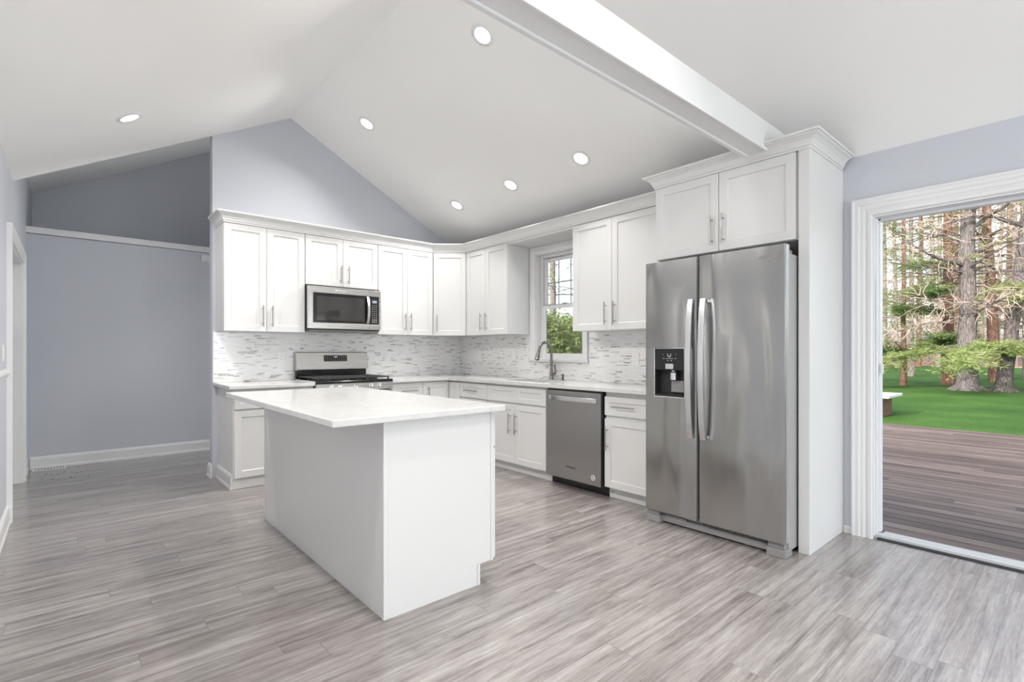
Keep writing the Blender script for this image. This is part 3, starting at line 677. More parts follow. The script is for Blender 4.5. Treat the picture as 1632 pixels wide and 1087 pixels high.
for k in range(11):
    x = 2.092+k*.0226
    for z in (1.120, 1.140, 1.158):
        if abs(x-2.205) < .022 and z > 1.14: continue
        d.box(x-.004, x+.004, yf(z)-.001, yf(z), z-.0015, z+.0015)
d.build('button_print', 'led', bg)
# grates: three cast iron sections, each a separate part
for k in range(3):
    a = X0+.035+k*.248; bb = a+.240; g = MB(); z = .955
    for x in (a, (a+bb)/2, bb): g.box(x-.006, x+.006, 4.915, 5.455, z-.012, z)
    for y in (4.915, 5.05, 5.185, 5.32, 5.455): g.box(a-.006, bb+.006, y-.006, y+.006, z-.012, z)
    for x in (a, bb):
        for y in (4.915, 5.185, 5.455): g.box(x-.007, x+.007, y-.007, y+.007, .9235, z)
    g.build('grate', 'iron', st, .002)
for x, y, r in ((X0+.155, 5.03, .045), (X0+.155, 5.33, .038), (X0+.403, 5.18, .05), (X1-.155, 5.03, .045), (X1-.155, 5.33, .035)):
    MB().lathe([(r, 0), (r, .010), (r*.8, .012), (r*.78, .018), (.004, .019)], (x, y, .925), (0, 0, 1), 20).build('burner', 'iron', st, smooth=True)

# ================================================================== MICROWAVE
mw = thing('microwave_oven', 'stainless steel over-the-range microwave hung under the short cabinet', 'microwave', (2.18, 5.3, 1.432))
X0, X1, Z0, Z1 = 1.787, 2.571, 1.434, 1.872
MB().box(X0, X1, 5.155, YW-.002, Z0, 1.888).build('case', 'blackm', mw, .003)
MB().box(X0+.02, X1-.02, 5.16, 5.50, Z0-.012, Z0-.0005).build('vent_underside', 'grille', mw, .002)
DXR = 2.437
def ringframe(mb, x0, x1, z0, z1, a0, a1, c0, c1, y0, y1):
    mb.box(x0, a0, y0, y1, z0, z1); mb.box(a1, x1, y0, y1, z0, z1); mb.box(a0, a1, y0, y1, z0, c0); mb.box(a0, a1, y0, y1, c1, z1)
md = MB(); md.box(X0, 1.838, 5.130, 5.154, Z0+.012, Z1); md.box(1.838, DXR, 5.130, 5.154, Z0+.012, 1.505); md.box(1.838, DXR, 5.130, 5.154, 1.808, Z1)
md = md.build('door', 'steel', mw, .0015)
MB().box(1.838, DXR, 5.132, 5.15, 1.505, 1.808).build('door_glass', 'black', md, .0015)
MB().box(1.875, 2.385, 5.1308, 5.1335, 1.530, 1.775).build('window_screen', 'mwglass', md, .003)
hp = []
for k in range(13):
    q = k/12; hp.append((2.418 + 0*q, 5.128-.036*math.sin(math.pi*q)**.7, 1.512+.29*q))
hb = MB(); n = len(hp)
for w_ in ((-.014, .0), (.014, .0)): pass
vs = []; 
for (x, y, z) in hp: vs += [(x-.014, y-.006, z), (x+.014, y-.006, z), (x+.014, y+.005, z), (x-.014, y+.005, z)]
fs = [(4*i+j, 4*i+(j+1) % 4, 4*(i+1)+(j+1) % 4, 4*(i+1)+j) for i in range(n-1) for j in range(4)]+[(0, 1, 2, 3), (4*n-4, 4*n-3, 4*n-2, 4*n-1)]
hb.add(vs, fs).build('handle', 'chrome', md, .002)
cp = MB(); cp.box(DXR+.003, X1, 5.130, 5.154, Z0+.012, 1.505); cp.box(DXR+.003, X1, 5.130, 5.154, 1.808, Z1); cp.box(2.553, X1, 5.130, 5.154, 1.505, 1.808)
cp = cp.build('control_panel', 'steel', mw, .0015)
MB().box(DXR+.003, 2.553, 5.131, 5.15, 1.505, 1.808).build('keypad', 'black', cp, .0015)
MB().box(2.474, 2.526, 5.1298, 5.1312, 1.735, 1.765).build('display', 'screen', cp)
kp = MB()
for r_ in range(9):
    for c_ in range(3):
        z = 1.712-r_*.0225; x = 2.478+c_*.022; s_ = .0034 if r_ < 7 else .0048
        kp.box(x-s_, x+s_, 5.1300, 5.1312, z-s_*.8, z+s_*.8)
kp.build('key_print', 'led', cp)
text('Whirlpool', .024, 'led', face_mx((2.14, 5.1292, 1.842), '-y'), md, 'logo_lettering')
MB().lathe([(.010, 0), (.010, .0012)], (2.075, 5.130, 1.842), (0, -1, 0), 16).build('logo_mark', 'led', md)

# ================================================================== DISHWASHER
dw = thing('dishwasher', 'dark stainless steel dishwasher built in between the sink cabinet and a drawer cabinet', 'dishwasher', (3.6, 2.99, 0))
Y0, Y1 = 2.660, 3.312
MB().box(3.345, XR-.03, Y0+.004, Y1-.004, .10, .878).build('tub', 'blackm', dw)
MB().box(3.40, 3.42, Y0-.004, Y1+.002, .002, .098).build('kick_plate', 'black', dw, .002)
dd = MB().box(3.312, 3.344, Y0+.016, Y1-.006, .085, .862).build('door', 'steel_dw', dw, .004)
MB().box(3.320, 3.344, Y0+.004, Y0+.014, .09, .872).box(3.322, 3.345, Y0+.004, Y1-.004, .864, .876).build('door_gasket', 'black', dw)
vs = []; n = 15
for k in range(n):
    q = k/(n-1); y = Y0+.055+q*(Y1-Y0-.10); x = 3.306-.020*math.sin(math.pi*q)**.6
    vs += [(x-.008, y, .778), (x-.008, y, .818), (x+.004, y, .820), (x+.004, y, .776)]
fs = [(4*i+j, 4*i+(j+1) % 4, 4*(i+1)+(j+1) % 4, 4*(i+1)+j) for i in range(n-1) for j in range(4)]+[(0, 1, 2, 3), (4*n-4, 4*n-3, 4*n-2, 4*n-1)]
MB().add(vs, fs).build('handle', 'chrome', dd, .003)
text('Whirlpool', .026, 'rubber', face_mx((3.3112, 3.01, .198), '-x'), dd, 'logo_lettering')
MB().lathe([(.022, 0), (.022, .0012)], (3.312, 2.757, .152), (-1, 0, 0), 24).build('round_sticker', 'led', dd)
st2 = MB(); st2.lathe([(.016, 0), (.016, .0006)], (3.3108, 2.757, .152), (-1, 0, 0), 24); st2.build('sticker_mark', 'grille', dd)
st3 = MB(); st3.box(3.3096, 3.3102, 2.746, 2.752, .150, .162); st3.box(3.3096, 3.3102, 2.752, 2.764, .148, .154); st3.box(3.3096, 3.3102, 2.760, 2.766, .141, .151); st3.build('sticker_mark', 'led', dd)

# ================================================================== SINK + FAUCET
sk_ = MB(); z0s = .70
for a, b, c, d, e, f_ in ((SX0-.006, SX0, SY0-.006, SY1+.006, z0s, .883), (SX1, SX1+.006, SY0-.006, SY1+.006, z0s, .883), (SX0, SX1, SY0-.006, SY0, z0s, .883), (SX0, SX1, SY1, SY1+.006, z0s, .883), (SX0, SX1, SY0, SY1, z0s, z0s+.005)):
    sk_.box(a, b, c, d, e, f_)
sk_ = tag(sk_.build('sink', 'steel_dw'), 'undermount steel sink set in the countertop below the window', 'sink')
MB().lathe([(.04, 0), (.04, .003), (.03, .001)], (3.62, 3.77, z0s+.005), (0, 0, 1), 20).build('drain', 'chrome', sk_)
fx, fy = 3.855, 3.775
fa = thing('kitchen_faucet', 'brushed nickel gooseneck pull-down faucet standing behind the sink', 'faucet', (fx, fy, .914))
MB().lathe([(.028, 0), (.028, .006), (.023, .012), (.021, .05), (.018, .09), (.0135, .14)], (fx, fy, .9145), (0, 0, 1), 24).build('faucet_base', 'nickel_dark', fa, smooth=True)
pts = [(fx, fy, 1.04), (fx, fy, 1.10), (fx, fy, 1.17), (fx, fy, 1.215)]
R_ = .092; cxz = (fx-R_, 1.215)
for k in range(1, 15):
    an = math.radians(k*12); pts.append((cxz[0]+R_*math.cos(an), fy, cxz[1]+R_*math.sin(an)))
MB().tube(pts, .0145, 14).build('gooseneck', 'nickel_dark', fa, smooth=True)
e0 = Vector(pts[-1]); dv = Vector((-.30, 0, -1)).normalized()
MB().tube([tuple(e0+dv*s) for s in (-.004, .01, .035, .09, .112)], [.015, .0165, .018, .023, .0235], 16).build('spray_head', 'nickel_dark', fa, smooth=True)
MB().tube([tuple(e0+dv*.112), tuple(e0+dv*.116)], .018, 16).build('spray_face', 'rubber', fa)
MB().tube([(fx, fy-.010, .955), (fx, fy-.045, .975), (fx, fy-.062, .985)], [.016, .014, .012], 12).tube([(fx, fy-.058, .98), (fx-.004, fy-.058, 1.02), (fx-.008, fy-.050, 1.075)], [.013, .010, .012], 10).build('lever', 'nickel_dark', fa, smooth=True)
sd_ = thing('soap_dispenser', 'small brushed nickel soap dispenser beside the faucet', 'soap dispenser', (3.86, 3.615, .914))
MB().lathe([(.022, 0), (.022, .004), (.012, .008), (.011, .045), (.013, .048), (.013, .062), (.006, .066)], (3.86, 3.615, .9145), (0, 0, 1), 18).build('pump_body', 'nickel_dark', sd_, smooth=True)
MB().tube([(3.86, 3.615, .972), (3.83, 3.64, .975), (3.79, 3.67, .968), (3.775, 3.682, .955)], [.006, .006, .005, .005], 8).build('spout', 'nickel_dark', sd_, smooth=True)

# ================================================================== FRIDGE
fg = thing('refrigerator', 'tall stainless steel side-by-side refrigerator with water dispenser', 'refrigerator', (3.5, 1.65, 0))
FY0, FY1, FM = 1.172, 2.122, 1.716
FX = 3.13; DT = .062
MB().box(FX+DT+.012, XR-.04, FY0+.006, FY1-.006, .03, 1.795).build('body', 'sidegrey', fg, .004)
MB().box(FX+DT+.0005, FX+DT+.0125, FY0+.012, FY1-.012, .085, 1.79).build('door_gasket', 'rubber', fg)
DZ0, DZ1 = .088, 1.842
def curved_door(y0, y1, hole=None):
    """door with softly rounded vertical edges; optional rectangular recess"""
    mb = MB(); r = .012
    ys = [y0, y0+.004, y0+r] 
    prof = [(FX+DT, y0), (FX+r, y0), (FX+r*.3, y0+r*.3), (FX, y0+r), (FX, y1-r), (FX+r*.3, y1-r*.3), (FX+r, y1), (FX+DT, y1)]
    if hole is None:
        mb.prism(prof, lambda p, a: (p[0], p[1], a), DZ0, DZ1)
    else:
        a, b, c, d = hole
        mb.prism(prof, lambda p, z: (p[0], p[1], z), DZ0, c); mb.prism(prof, lambda p, z: (p[0], p[1], z), d, DZ1)
        mb.prism([(FX+DT, y0), (FX+r, y0), (FX+r*.3, y0+r*.3), (FX, y0+r), (FX, a), (FX+DT, a)], lambda p, z: (p[0], p[1], z), c, d)
        mb.prism([(FX+DT, b), (FX, b), (FX, y1-r), (FX+r*.3, y1-r*.3), (FX+r, y1), (FX+DT, y1)], lambda p, z: (p[0], p[1], z), c, d)
    return mb
HO = (1.812, 2.042, .900, 1.232)
rd = curved_door(FY0, FM-.006).build('fridge_door', 'steel_fridge', fg, smooth=True)
fd = curved_door(FM+.006, FY1, HO).build('freezer_door', 'steel_fridge', fg, smooth=True, weld=False)
for nm, par, y0, y1 in (('door_edge', rd, FY0-.0015, FY0-.0001), ('door_edge', fd, FM+.0045, FM+.0059)):
    MB().box(FX+.012, FX+DT-.004, y0, y1, DZ0+.004, DZ1-.004).build(nm, 'chrome', par)
def bow(y, par):
    vs = []; n = 25; fs = []
    for k in range(n):
        q = k/(n-1); z = .635+q*.925; x = FX-.020-.034*math.sin(math.pi*q)**.7
        yy = y
        vs += [(x-.009, yy-.019, z), (x-.009, yy+.019, z), (x+.009, yy+.017, z), (x+.009, yy-.017, z)]
    fs = [(4*i+j, 4*i+(j+1) % 4, 4*(i+1)+(j+1) % 4, 4*(i+1)+j) for i in range(n-1) for j in range(4)]+[(0, 1, 2, 3), (4*n-4, 4*n-3, 4*n-2, 4*n-1)]
    hb = MB(); hb.add(vs, fs)
    for z in (.650, 1.545): hb.box(FX-.022, FX-.0005, y-.012, y+.012, z-.012, z+.012)
    return hb.build('handle', 'steel_handle', par, .003)
bow(FM-.048, rd); bow(FM+.040, fd)
# dispenser
ds = MB(); a, b, c, d = HO
ds.box(FX+.058, FX+.0615, a, b, c, d); ds.box(FX+.002, FX+.058, a, a+.006, c, d); ds.box(FX+.002, FX+.058, b-.006, b, c, d); ds.box(FX+.002, FX+.058, a+.006, b-.006, c, c+.012)
ds = ds.build('water_dispenser', 'blackm', fd)
fr_ = MB(); frame(fr_, FX-.003, FX+.006, a-.006, b+.006, c-.006, d+.006, .007); fr_.build('dispenser_frame', 'chrome', ds, .002)
MB().box(FX+.001, FX+.057, a+.006, b-.006, 1.085, d-.001).build('dispenser_panel', 'black', ds)
pr = MB(); yc_ = (a+b)/2
pr.prism([(yc_-.014, 1.198), (yc_-.010, 1.176), (yc_+.010, 1.176), (yc_+.014, 1.198), (yc_+.011, 1.198), (yc_+.008, 1.180), (yc_-.008, 1.180), (yc_-.011, 1.198)], lambda p, q: (q, p[0], p[1]), FX+.0002, FX+.0009)
for k, dy in enumerate((-.045, -.02, 0, .02, .045)): pr.box(FX+.0002, FX+.0009, yc_+dy-.006, yc_+dy+.006, 1.163, 1.1655)
for dy in (-.015, .012): pr.box(FX+.0002, FX+.0009, yc_+dy-.005, yc_+dy+.005, 1.149, 1.1515)
for dy in (-.05, .05): pr.box(FX+.0002, FX+.0009, yc_+dy-.0015, yc_+dy+.0015, 1.190, 1.1935)
pr.build('icon_print', 'led', ds)
MB().box(FX-.001, FX+.001, yc_-.030, yc_+.030, 1.092, 1.128).build('display_plate', 'chrome', ds, .001)
MB().tube([(FX+.030, yc_-.022, 1.084), (FX+.026, yc_-.022, 1.07)], [.022, .024], 20).tube([(FX+.026, yc_-.022, 1.064), (FX+.020, yc_-.022, 1.015)], [.027, .024], 20).build('spout', 'chrome', ds, smooth=True)
MB().box(FX+.040, FX+.046, a+.03, yc_+.01, .93, 1.01).build('paddle', 'grille', ds, .003)
MB().box(FX+.006, FX+.055, a+.02, b-.02, .9125, .920).build('drip_tray', 'black', ds, .002)
text('Whirlpool', .034, 'grille', face_mx((FX-.0006, 1.262, 1.772), '-x'), rd, 'logo_lettering')
gr_ = MB().box(FX+.045, FX+.10, FY0+.09, FY1-.09, .012, .055).box(FX+.060, FX+.10, FY0+.09, FY1-.09, .055, .082)
gr_ = gr_.build('base_grille', 'grille', fg, .003)
sl_ = MB()
for k in range(11): sl_.box(FX+.0585, FX+.0605, FY0+.105+k*.040, FY0+.140+k*.040, .062, .076)
sl_.build('grille_slots', 'rubber', gr_)
MB().box(FX+.040, FX+.0455, FY1-.30, FY1-.14, .030, .066).build('filter_cover', 'grille', gr_, .003)
for y0, y1 in ((FY0+.002, FY0+.112), (FY1-.112, FY1-.002)):
    MB().box(FX+.012, FX+.11, y0, y1, .0, .048).build('foot_cover', 'grille', fg, .004)
    MB().box(FX+.024, FX+.08, y0+.012, y1-.004, .0485, .080).build('hinge_cover', 'grille', fg, .003)
for y0, y1 in ((FY0+.02, FY0+.12), (FY1-.12, FY1-.02)): MB().box(FX+.03, FX+.16, y0, y1, 1.797, 1.822).build('top_hinge_cover', 'grille', fg, .004)

# ================================================================== OUTLETS, SWITCH, VENT, FLECKS
def outlet(loc, T, label, wide=.072, high=.116, kind='wall_outlet', cat='outlet', sw=False):
    x, y, z = loc; t = thing(kind, label, cat, loc)
    TT = lambda u, v, w: tuple(Vector(loc)+Vector(T(u, v, w)))
    pl = MB(TT).box(-wide/2, wide/2, -.005, 0, -high/2, high/2).build('cover_plate', 'plate', t, .002)
    if sw:
        MB(TT).box(-.017, .017, -.0075, -.005, -.033, .033).build('rocker', 'plate', t, .002)
    else:
        MB(TT).box(-.017, .017, -.0068, -.005, -.034, .034).build('socket_face', 'plate', t, .002)
        s_ = MB(TT)
        for zz in (-.02, .016):
            for uu in (-.006, .006): s_.box(uu-.001, uu+.001, -.0072, -.0068, zz, zz+.008)
        s_.build('slots', 'rubber', t)
    return t
outlet((1.66, YW+.0005, 1.145), TS, 'white outlet on the tiles left of the stove')
outlet((2.86, YW+.0005, 1.16), TS, 'white outlet on the tiles right of the stove')
outlet((XR-.0095, 5.10, 1.16), TR, 'white outlet on the tiles near the corner of the counter')
outlet((XR-.0095, 4.45, 1.16), TR, 'white rocker switch on the tiles just left of the sink window', kind='wall_switch', cat='switch', sw=True)
outlet((XR-.0095, 2.76, 1.145), TR, 'white outlet on the tiles beside the fridge')
TLft = lambda u, v, w: (-v, u, w)
outlet((XL+.0005, 4.72, 1.20), TLft, 'white light switch on the blue wall left of the door', kind='light_switch', cat='switch', sw=True)
TH_ = lambda u, v, w: (w, v, u)
outlet((1.30, 7.149, 2.355), TH_, 'white outlet mounted sideways high on the passage wall', high=.17)
fv = thing('floor_vent', 'white metal floor vent by the passage baseboard', 'floor vent', (-.15, 7.06, 0))
MB().box(-.28, -.02, 7.00, 7.115, .0005, .009).build('vent_frame', 'trim', fv, .002)
v = MB()
for k in range(10): v.box(-.262+k*.0235, -.250+k*.0235, 7.02, 7.095, .009, .0105)
v.build('vent_slots', 'grille', fv)
fl = MB()
for _ in range(26):
    x = random.uniform(-.2, .45); y = random.uniform(6.35, 7.0); s_ = random.uniform(.004, .011)
    an = random.uniform(0, 3.1); k = 5
    fl.add([(x+s_*random.uniform(.5, 1.2)*math.cos(an+2*math.pi*i/k), y+s_*random.uniform(.5, 1.2)*math.sin(an+2*math.pi*i/k), .0008) for i in range(k)]+[(x, y, .004)], [(i, (i+1) % k, k) for i in range(k)]+[tuple(range(k))])
o = fl.build('floor_crumbs', 'rubber'); o['kind'] = 'stuff'; o['label'] = 'dark crumbs of debris scattered on the passage floor'; o['category'] = 'debris'

# ================================================================== OUTSIDE
GZ = -.40
dk = MB(); x = 4.13; i = 0
while x < 11.25:
    dk.box(x+.006, x+DW-.006, -9, 7.5, -.145, -.12); x += DW
struct(dk.build('deck_boards', 'deck'))
struct(MB().box(4.07, 4.128, -9, 7.5, -.42, -.10).box(11.24, 11.28, -9, 7.5, GZ-.02, -.122).build('deck_skirt', 'deck'))
struct(MB().box(4.13, 11.24, -9, 7.5, -.32, -.20).build('deck_underside', 'rubber'))  # near-black box below the boards stands in for shade in their gaps
struct(MB().box(-5, 90, -80, 110, GZ-.3, GZ).build('lawn', 'lawn'))
struct(MB().box(70, 200, -110, 160, GZ-.2, GZ+.05).build('ground_leaf_litter', 'litter'))
Fv = Vector((math.sin(YAW), math.cos(YAW))); Rv = Vector((math.cos(YAW), -math.sin(YAW)))
def plan(px, w): p = (Fv+Rv*((px-816)/FPX))*w; return p.x, p.y
# fire table on the lawn
fx_, fy_ = 15.45, 3.71
ft = thing('fire_table', 'low brown fire table with a grey slab top on the lawn beyond the deck', 'fire table', (fx_, fy_, GZ))
MB().box(fx_-.55, fx_+.45, fy_-.33, fy_+.5, GZ, .08).build('base', 'brownbox', ft, .01)
MB().box(fx_-.72, fx_+.62, fy_-.52, fy_+.68, .08, .145).build('slab_top', 'slab', ft, .01)
MB().box(fx_-.35, fx_+.25, fy_-.15, fy_+.3, .145, .17).build('burner_tray', 'iron', ft, .005)

class Fol:
    def __init__(s): s.v = []; s.f = []
    def clump(s, c, r, n, L, Wd, flat=.5):
        for _ in range(n):
            p = Vector(c)+Vector((random.gauss(0, r), random.gauss(0, r), random.gauss(0, r*flat)))
            d = Vector((random.gauss(0, 1), random.gauss(0, 1), random.gauss(0, .45))).normalized()*L*random.uniform(.6, 1.3)
            w = d.cross(Vector((random.gauss(0, 1), random.gauss(0, 1), random.gauss(0, 1)))).normalized()*Wd
            k = len(s.v); s.v += [tuple(p-w*.5), tuple(p+d*.5-w), tuple(p+d), tuple(p+d*.5+w)]
            s.f.append((k, k+1, k+2, k+3))
    def build(s, name, m, parent):
        mb = MB(); mb.v = s.v; mb.f = s.f; return mb.build(name, m, parent, weld=False)
def wob(p0, d, L, n, jit, droop=0.):
    pts = [Vector(p0)]; d = Vector(d).normalized()
    for i in range(n):
        d = (d+Vector((random.gauss(0, jit), random.gauss(0, jit), random.gauss(0, jit)-droop))).normalized()
        pts.append(pts[-1]+d*L/n)
    return pts
def tree(name, label, x, y, r, H, lean=(0, 0), barkm='bark_grey', fol='pine', nb=26, zlo=1.6, zhi=9, Lb=3.2, fden=1.0, twigs=True, seg=12, roots=True, group=None, boughs=(), k_=1.0, tn=2, limbs=()):
    t = thing(name, label, 'tree', (x, y, GZ), group)
    n = 14; pts = []; rs = []
    for i in range(n+1):
        q = i/n; z = GZ-.05+(H)*q
        pts.append((x+lean[0]*H*q+random.gauss(0, r*.10)*(q > 0), y+lean[1]*H*q+random.gauss(0, r*.10)*(q > 0), z)); rs.append(r*(1-.6*q)*(1.0+(.45 if roots else .3)*math.exp(-q*H*2.6)))
    mb = MB(); zz = []
    # extra ring detail near the base
    mb.tube([(pts[0][0], pts[0][1], GZ-.05), (pts[0][0], pts[0][1], GZ+.10), (pts[0][0]+lean[0]*.4, pts[0][1]+lean[1]*.4, GZ+.40)]+pts[1:], [r*1.5 if roots else r*1.2, r*1.25 if roots else r*1.1, r*1.08]+rs[1:], seg)
    if roots:
        for k in range(5):
            an = k*1.26+random.uniform(-.3, .3); mb.tube([(x, y, GZ+.25), (x+math.cos(an)*r*1.3, y+math.sin(an)*r*1.3, GZ+.08), (x+math.cos(an)*r*2.3, y+math.sin(an)*r*2.3, GZ-.06)], [r*.5, r*.32, r*.1], 7)
    mb.build('trunk', barkm, t, smooth=True)
    br = MB(); tw = MB(); fo = Fol()
    for k in range(nb):
        z = random.uniform(zlo, zhi); q = (z-GZ)/H; an = random.uniform(0, 2*math.pi)
        p0 = (x+lean[0]*H*q, y+lean[1]*H*q, z); L = Lb*random.uniform(.5, 1.15)*(1-.35*q)
        ps = wob(p0, (math.cos(an), math.sin(an), random.uniform(-.05, .35)), L, 7, .10, .03)
        b0 = r*random.uniform(.10, .22); br.tube([tuple(p) for p in ps], [b0*(1-.8*i/7) for i in range(8)], 5, cap=False)
        for j in range(2, 8):
            for _ in range(tn):
                d = (ps[j]-ps[j-1]).normalized()+Vector((random.gauss(0, .7), random.gauss(0, .7), random.gauss(.05, .35)))
                tp = wob(ps[j], d, L*random.uniform(.16, .38), 4, .25, .03)
                if twigs: tw.tube([tuple(p) for p in tp], [.015*k_, .013*k_, .011*k_, .008*k_, .005*k_], 3, cap=False)
                if random.random() < fden: fo.clump(tp[-1], .12*k_, 16, .17*k_, .013*k_); fo.clump(tp[2], .14*k_, 12, .17*k_, .013*k_)
    for (z, an, el, L, r0) in limbs:      # thick bare limbs with crooked side twigs
        q = (z-GZ)/H; p0 = (x+lean[0]*H*q, y+lean[1]*H*q, z)
        ps = wob(p0, (math.cos(an), math.sin(an), el), L, 12, .13, -.01); br.tube([tuple(p) for p in ps], [r0*(1-.075*i) for i in range(13)], 7, cap=False)
        for j in range(2, 13):
            for _ in range(3):
                d = (ps[j]-ps[j-1]).normalized()+Vector((random.gauss(0, .8), random.gauss(0, .8), random.gauss(.1, .7)))
                tp = wob(ps[j], d, L*random.uniform(.15, .4), 7, .30); tw.tube([tuple(p) for p in tp], [.016, .0145, .013, .011, .009, .007, .005, .004], 4, cap=False)
                tq = wob(tp[3], tp[3]-tp[2]+Vector((random.gauss(0, .1), random.gauss(0, .1), random.gauss(0, .1))), L*.15, 5, .3); tw.tube([tuple(p) for p in tq], [.012, .010, .008, .006, .004, .003], 3, cap=False)
    for (z, an, L, dens) in boughs:
        q = (z-GZ)/H; p0 = (x+lean[0]*H*q, y+lean[1]*H*q, z+.2)
        ps = wob(p0, (math.cos(an), math.sin(an), -.02), L, 10, .06, .004); br.tube([tuple(p) for p in ps], [.05*(1-.08*i) for i in range(11)], 5, cap=False)
        for j in range(2, 11):
            for _ in range(int(6*dens)):
                d = (ps[j]-ps[j-1]).normalized()+Vector((random.gauss(0, .9), random.gauss(0, .9), random.gauss(0, .10)))
                tp = wob(ps[j], d, random.uniform(.4, 1.1), 4, .12, .03); tw.tube([tuple(p) for p in tp], [.010, .008, .007, .005, .004], 3, cap=False)
                for c in tp[1:]: fo.clump(c, .09, 16, .17, .014, .5)
    if br.v: br.build('branches', barkm, t)
    if tw.v: tw.build('twigs', 'twig', t)
    if fo.v: fo.build('foliage', fol, t)
    return t
PI = math.pi
x, y = plan(1542, 21.0); tree('pine_tree', 'thickest grey-barked tree with flared roots in the middle of the lawn view', x, y, .335, 15, (-.003, .0), 'bark_grey', 'pine', 26, 3.0, 9, 3.6, .25, limbs=[(4.7, PI*.75, .25, 3.6, .11), (3.2, PI*1.5, .0, 3.4, .05), (2.6, PI*1.25, -.02, 3.6, .045), (6.2, PI*1.45, .5, 4, .08), (5.2, PI*1.7, .45, 4, .07), (2.4, PI*.55, .05, 3.2, .04)],
                              boughs=[(1.35, PI*1.05, 4.2, 1.6), (1.30, PI*1.42, 4.4, 1.6), (1.30, PI*.62, 4.2, 1.6), (3.4, PI*1.35, 3.2, .8), (1.42, PI*1.22, 3.6, 1.4)])
x, y = plan(1598, 20.3); tree('pine_tree', 'grey-barked tree leaning to the right next to the thickest trunk', x, y, .24, 13, (.085, -.095), 'bark_grey', 'pine', 20, 2.8, 9, 3.2, .3, limbs=[(2.6, PI*.9, .1, 3.8, .05), (3.3, PI*.65, .0, 3.4, .05), (6.2, PI*.7, .35, 3.6, .09), (2.3, PI*1.1, .0, 3.0, .04)],
                              boughs=[(1.45, PI*1.3, 3.2, 1.4), (3.1, PI*1.1, 2.6, 1.0), (1.5, PI*1.62, 3.0, 1.2)])
x, y = plan(1511, 24.5); tree('pine_tree', 'red-brown straight trunk standing left of the thickest tree', x, y, .25, 16, (.0, .0), 'bark_red', 'pine_dark', 24, 3.0, 9, 3.4, .3, roots=False,
                              boughs=[(1.2, PI*.75, 4.0, 1.5), (1.3, PI*1.1, 3.6, 1.5), (3.0, PI*.85, 3.4, 1.2), (5.2, PI*.95, 3.2, .9)])
x, y = plan(1587, 27.0); tree('pine_tree', 'red-brown trunk standing behind the leaning tree', x, y, .27, 16, (-.03, .035), 'bark_red', 'pine_dark', 30, 2.2, 9, 3.2, .4, roots=False, boughs=[(4.6, PI*1.5, 3.5, 1.2)])
x, y = plan(1440, 24.0); tree('pine_tree', 'dark evergreen with drooping boughs closest to the left edge of the sliding door', x, y, .12, 12, (.0, .0), 'bark_red', 'pine_dark', 30, 1.0, 8, 2.6, .6, roots=False,
                              boughs=[(1.2, PI*.4, 3.0, 1.3), (1.2, PI*1.4, 3.0, 1.3), (3.8, PI*1.2, 2.6, 1.0)])
x, y = plan(1452, 33); tree('forest_tree', 'thin pale trunk in the woods behind the dark evergreen', x, y, .17, 15, (.004, 0), 'bark_pale', 'pine', 24, 2, 10, 3.6, .2, roots=False)
x, y = plan(1640, 30); tree('forest_tree', 'pale trunk at the right edge of the woods with spreading limbs', x, y, .26, 15, (-.02, .02), 'bark_pale', 'pine', 34, 2.6, 11, 4.6, .15, roots=False)
kk = 0
for px, w, r in ((1410, 56, .30), (1430, 50, .20), (1464, 54, .26), (1487, 80, .40), (1496, 52, .22), (1526, 60, .34), (1563, 56, .30), (1588, 84, .4), (1606, 60, .36), (1618, 54, .26), (1655, 58, .32), (1690, 62, .32), (1392, 66, .3), (1370, 58, .26), (1345, 64, .3), (1725, 70, .34)):
    x, y = plan(px, w); kk += 1
    tree('forest_tree', 'slender tree among the woods far behind the lawn', x, y, r, 34, (random.gauss(0, .014), random.gauss(0, .014)), 'bark_pale' if kk % 3 else 'bark_red', 'pine' if kk % 2 else 'pine_dark', 22, 1.5, 26, 7.0, .14, roots=False, seg=8, group='slender trees in the distant woods', k_=2.6)
for (x, y, r) in ((44, -6, .3), (50, -14, .34), (40, -20, .28), (56, -2, .34), (48, -28, .34), (36, -12, .24), (58, -20, .36), (34, 12, .24), (46, 18, .32), (38, 24, .28), (54, 30, .34)):
    tree('forest_tree', 'slender tree among the woods far behind the lawn', x, y, r, 30, (random.gauss(0, .014), random.gauss(0, .014)), 'bark_pale', 'pine', 22, 1.5, 24, 6.5, .2, roots=False, seg=8, group='slender trees in the distant woods', k_=2.4)
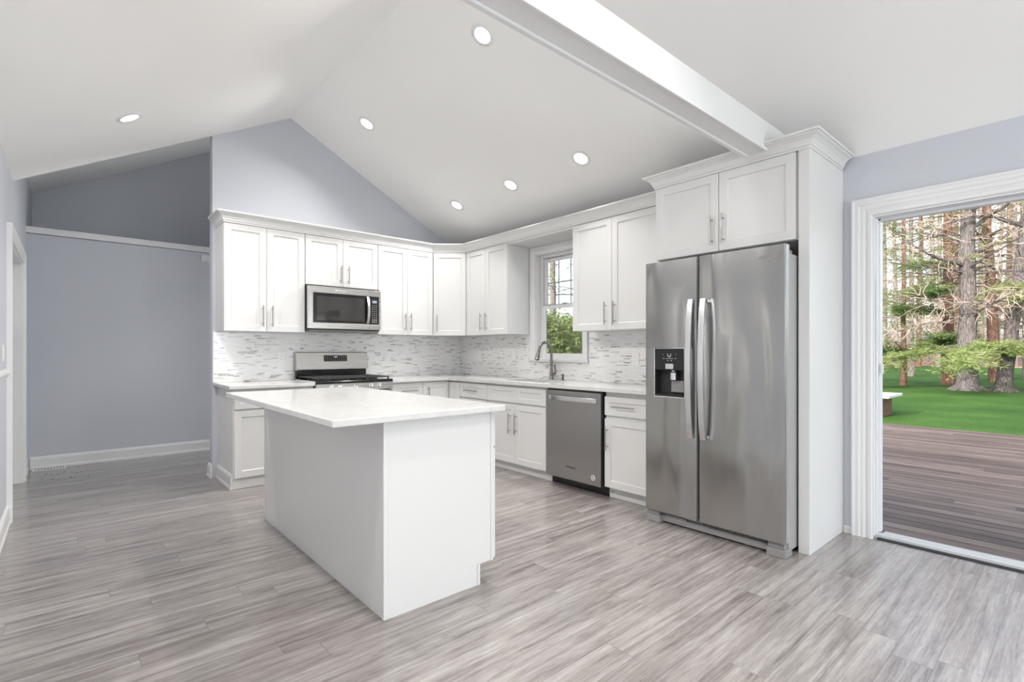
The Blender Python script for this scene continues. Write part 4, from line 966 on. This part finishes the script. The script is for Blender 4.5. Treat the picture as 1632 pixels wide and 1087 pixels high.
# low tangle of bare brush along the far edge of the lawn
bh = MB()
for _ in range(1500):
    px = random.uniform(1330, 1760); w = random.uniform(60, 84); x, y = plan(px, w)
    tp = wob((x, y, GZ), (random.gauss(0, .6), random.gauss(0, .6), 1), random.uniform(1.2, 4.5), 5, .3)
    bh.tube([tuple(p) for p in tp], [.05, .045, .035, .025, .02, .012], 3, cap=False)
bh = bh.build('bare_brush', 'twig', None, weld=False); bh['kind'] = 'stuff'; bh['label'] = 'tangle of bare pinkish brush along the far edge of the lawn'; bh['category'] = 'brush'
# leafy trees and shrubs seen through the sink window
def shrub(name, label, x, y, H, R, m='leaf', dens=700, cat='shrub'):
    t = thing(name, label, cat, (x, y, GZ)); st_ = MB(); fo = Fol()
    for k in range(7):
        an = k*.9; ps = wob((x+.1*math.cos(an), y+.1*math.sin(an), GZ-.02), (math.cos(an)*.35, math.sin(an)*.35, 1), H*.85, 8, .12)
        st_.tube([tuple(p) for p in ps], [.07*(1-.1*i) for i in range(9)], 6, cap=False)
        for j in range(3, 9):
            tp = wob(ps[j], (random.gauss(0, 1), random.gauss(0, 1), .3), R*.5, 4, .2); st_.tube([tuple(p) for p in tp], [.025, .02, .015, .01, .006], 4, cap=False)
    st_.build('stems', 'bark_grey', t)
    for _ in range(dens):
        u = random.uniform(0, 2*PI); rr = R*random.random()**.45; z = GZ+H*(.12+.9*random.random()); f_ = math.sin(PI*min(1, max(.05, (z-GZ)/(H*1.08))))**.6
        fo.clump((x+rr*f_*math.cos(u), y+rr*f_*math.sin(u), z), .16, 9, .12, .035, .8)
    fo.build('foliage', m, t)
shrub('leafy_tree', 'small green leafy tree seen left through the lower pane of the sink window', 8.9, 9.2, 2.35, 1.0, dens=900, cat='tree')
shrub('shrub', 'round green shrub seen through the middle of the sink window', 11.6, 10.7, 2.5, 1.5, dens=1000)
shrub('shrub', 'yellow-green shrub seen right through the sink window', 12.6, 9.4, 2.3, 1.5, dens=900)
shrub('shrub', 'larger green shrub behind the small leafy tree', 13.2, 14.2, 3.0, 1.9, dens=1000)
for px, w in ((880, 22), (922, 26)):
    x, y = plan(px, w); tree('forest_tree', 'bare-topped tree rising %s the sink window' % ('left behind' if px < 900 else 'right behind'), x, y, .16, 14, (.01, 0), 'bark_pale', 'pine', 34, 3, 12, 4.0, .12, roots=False)
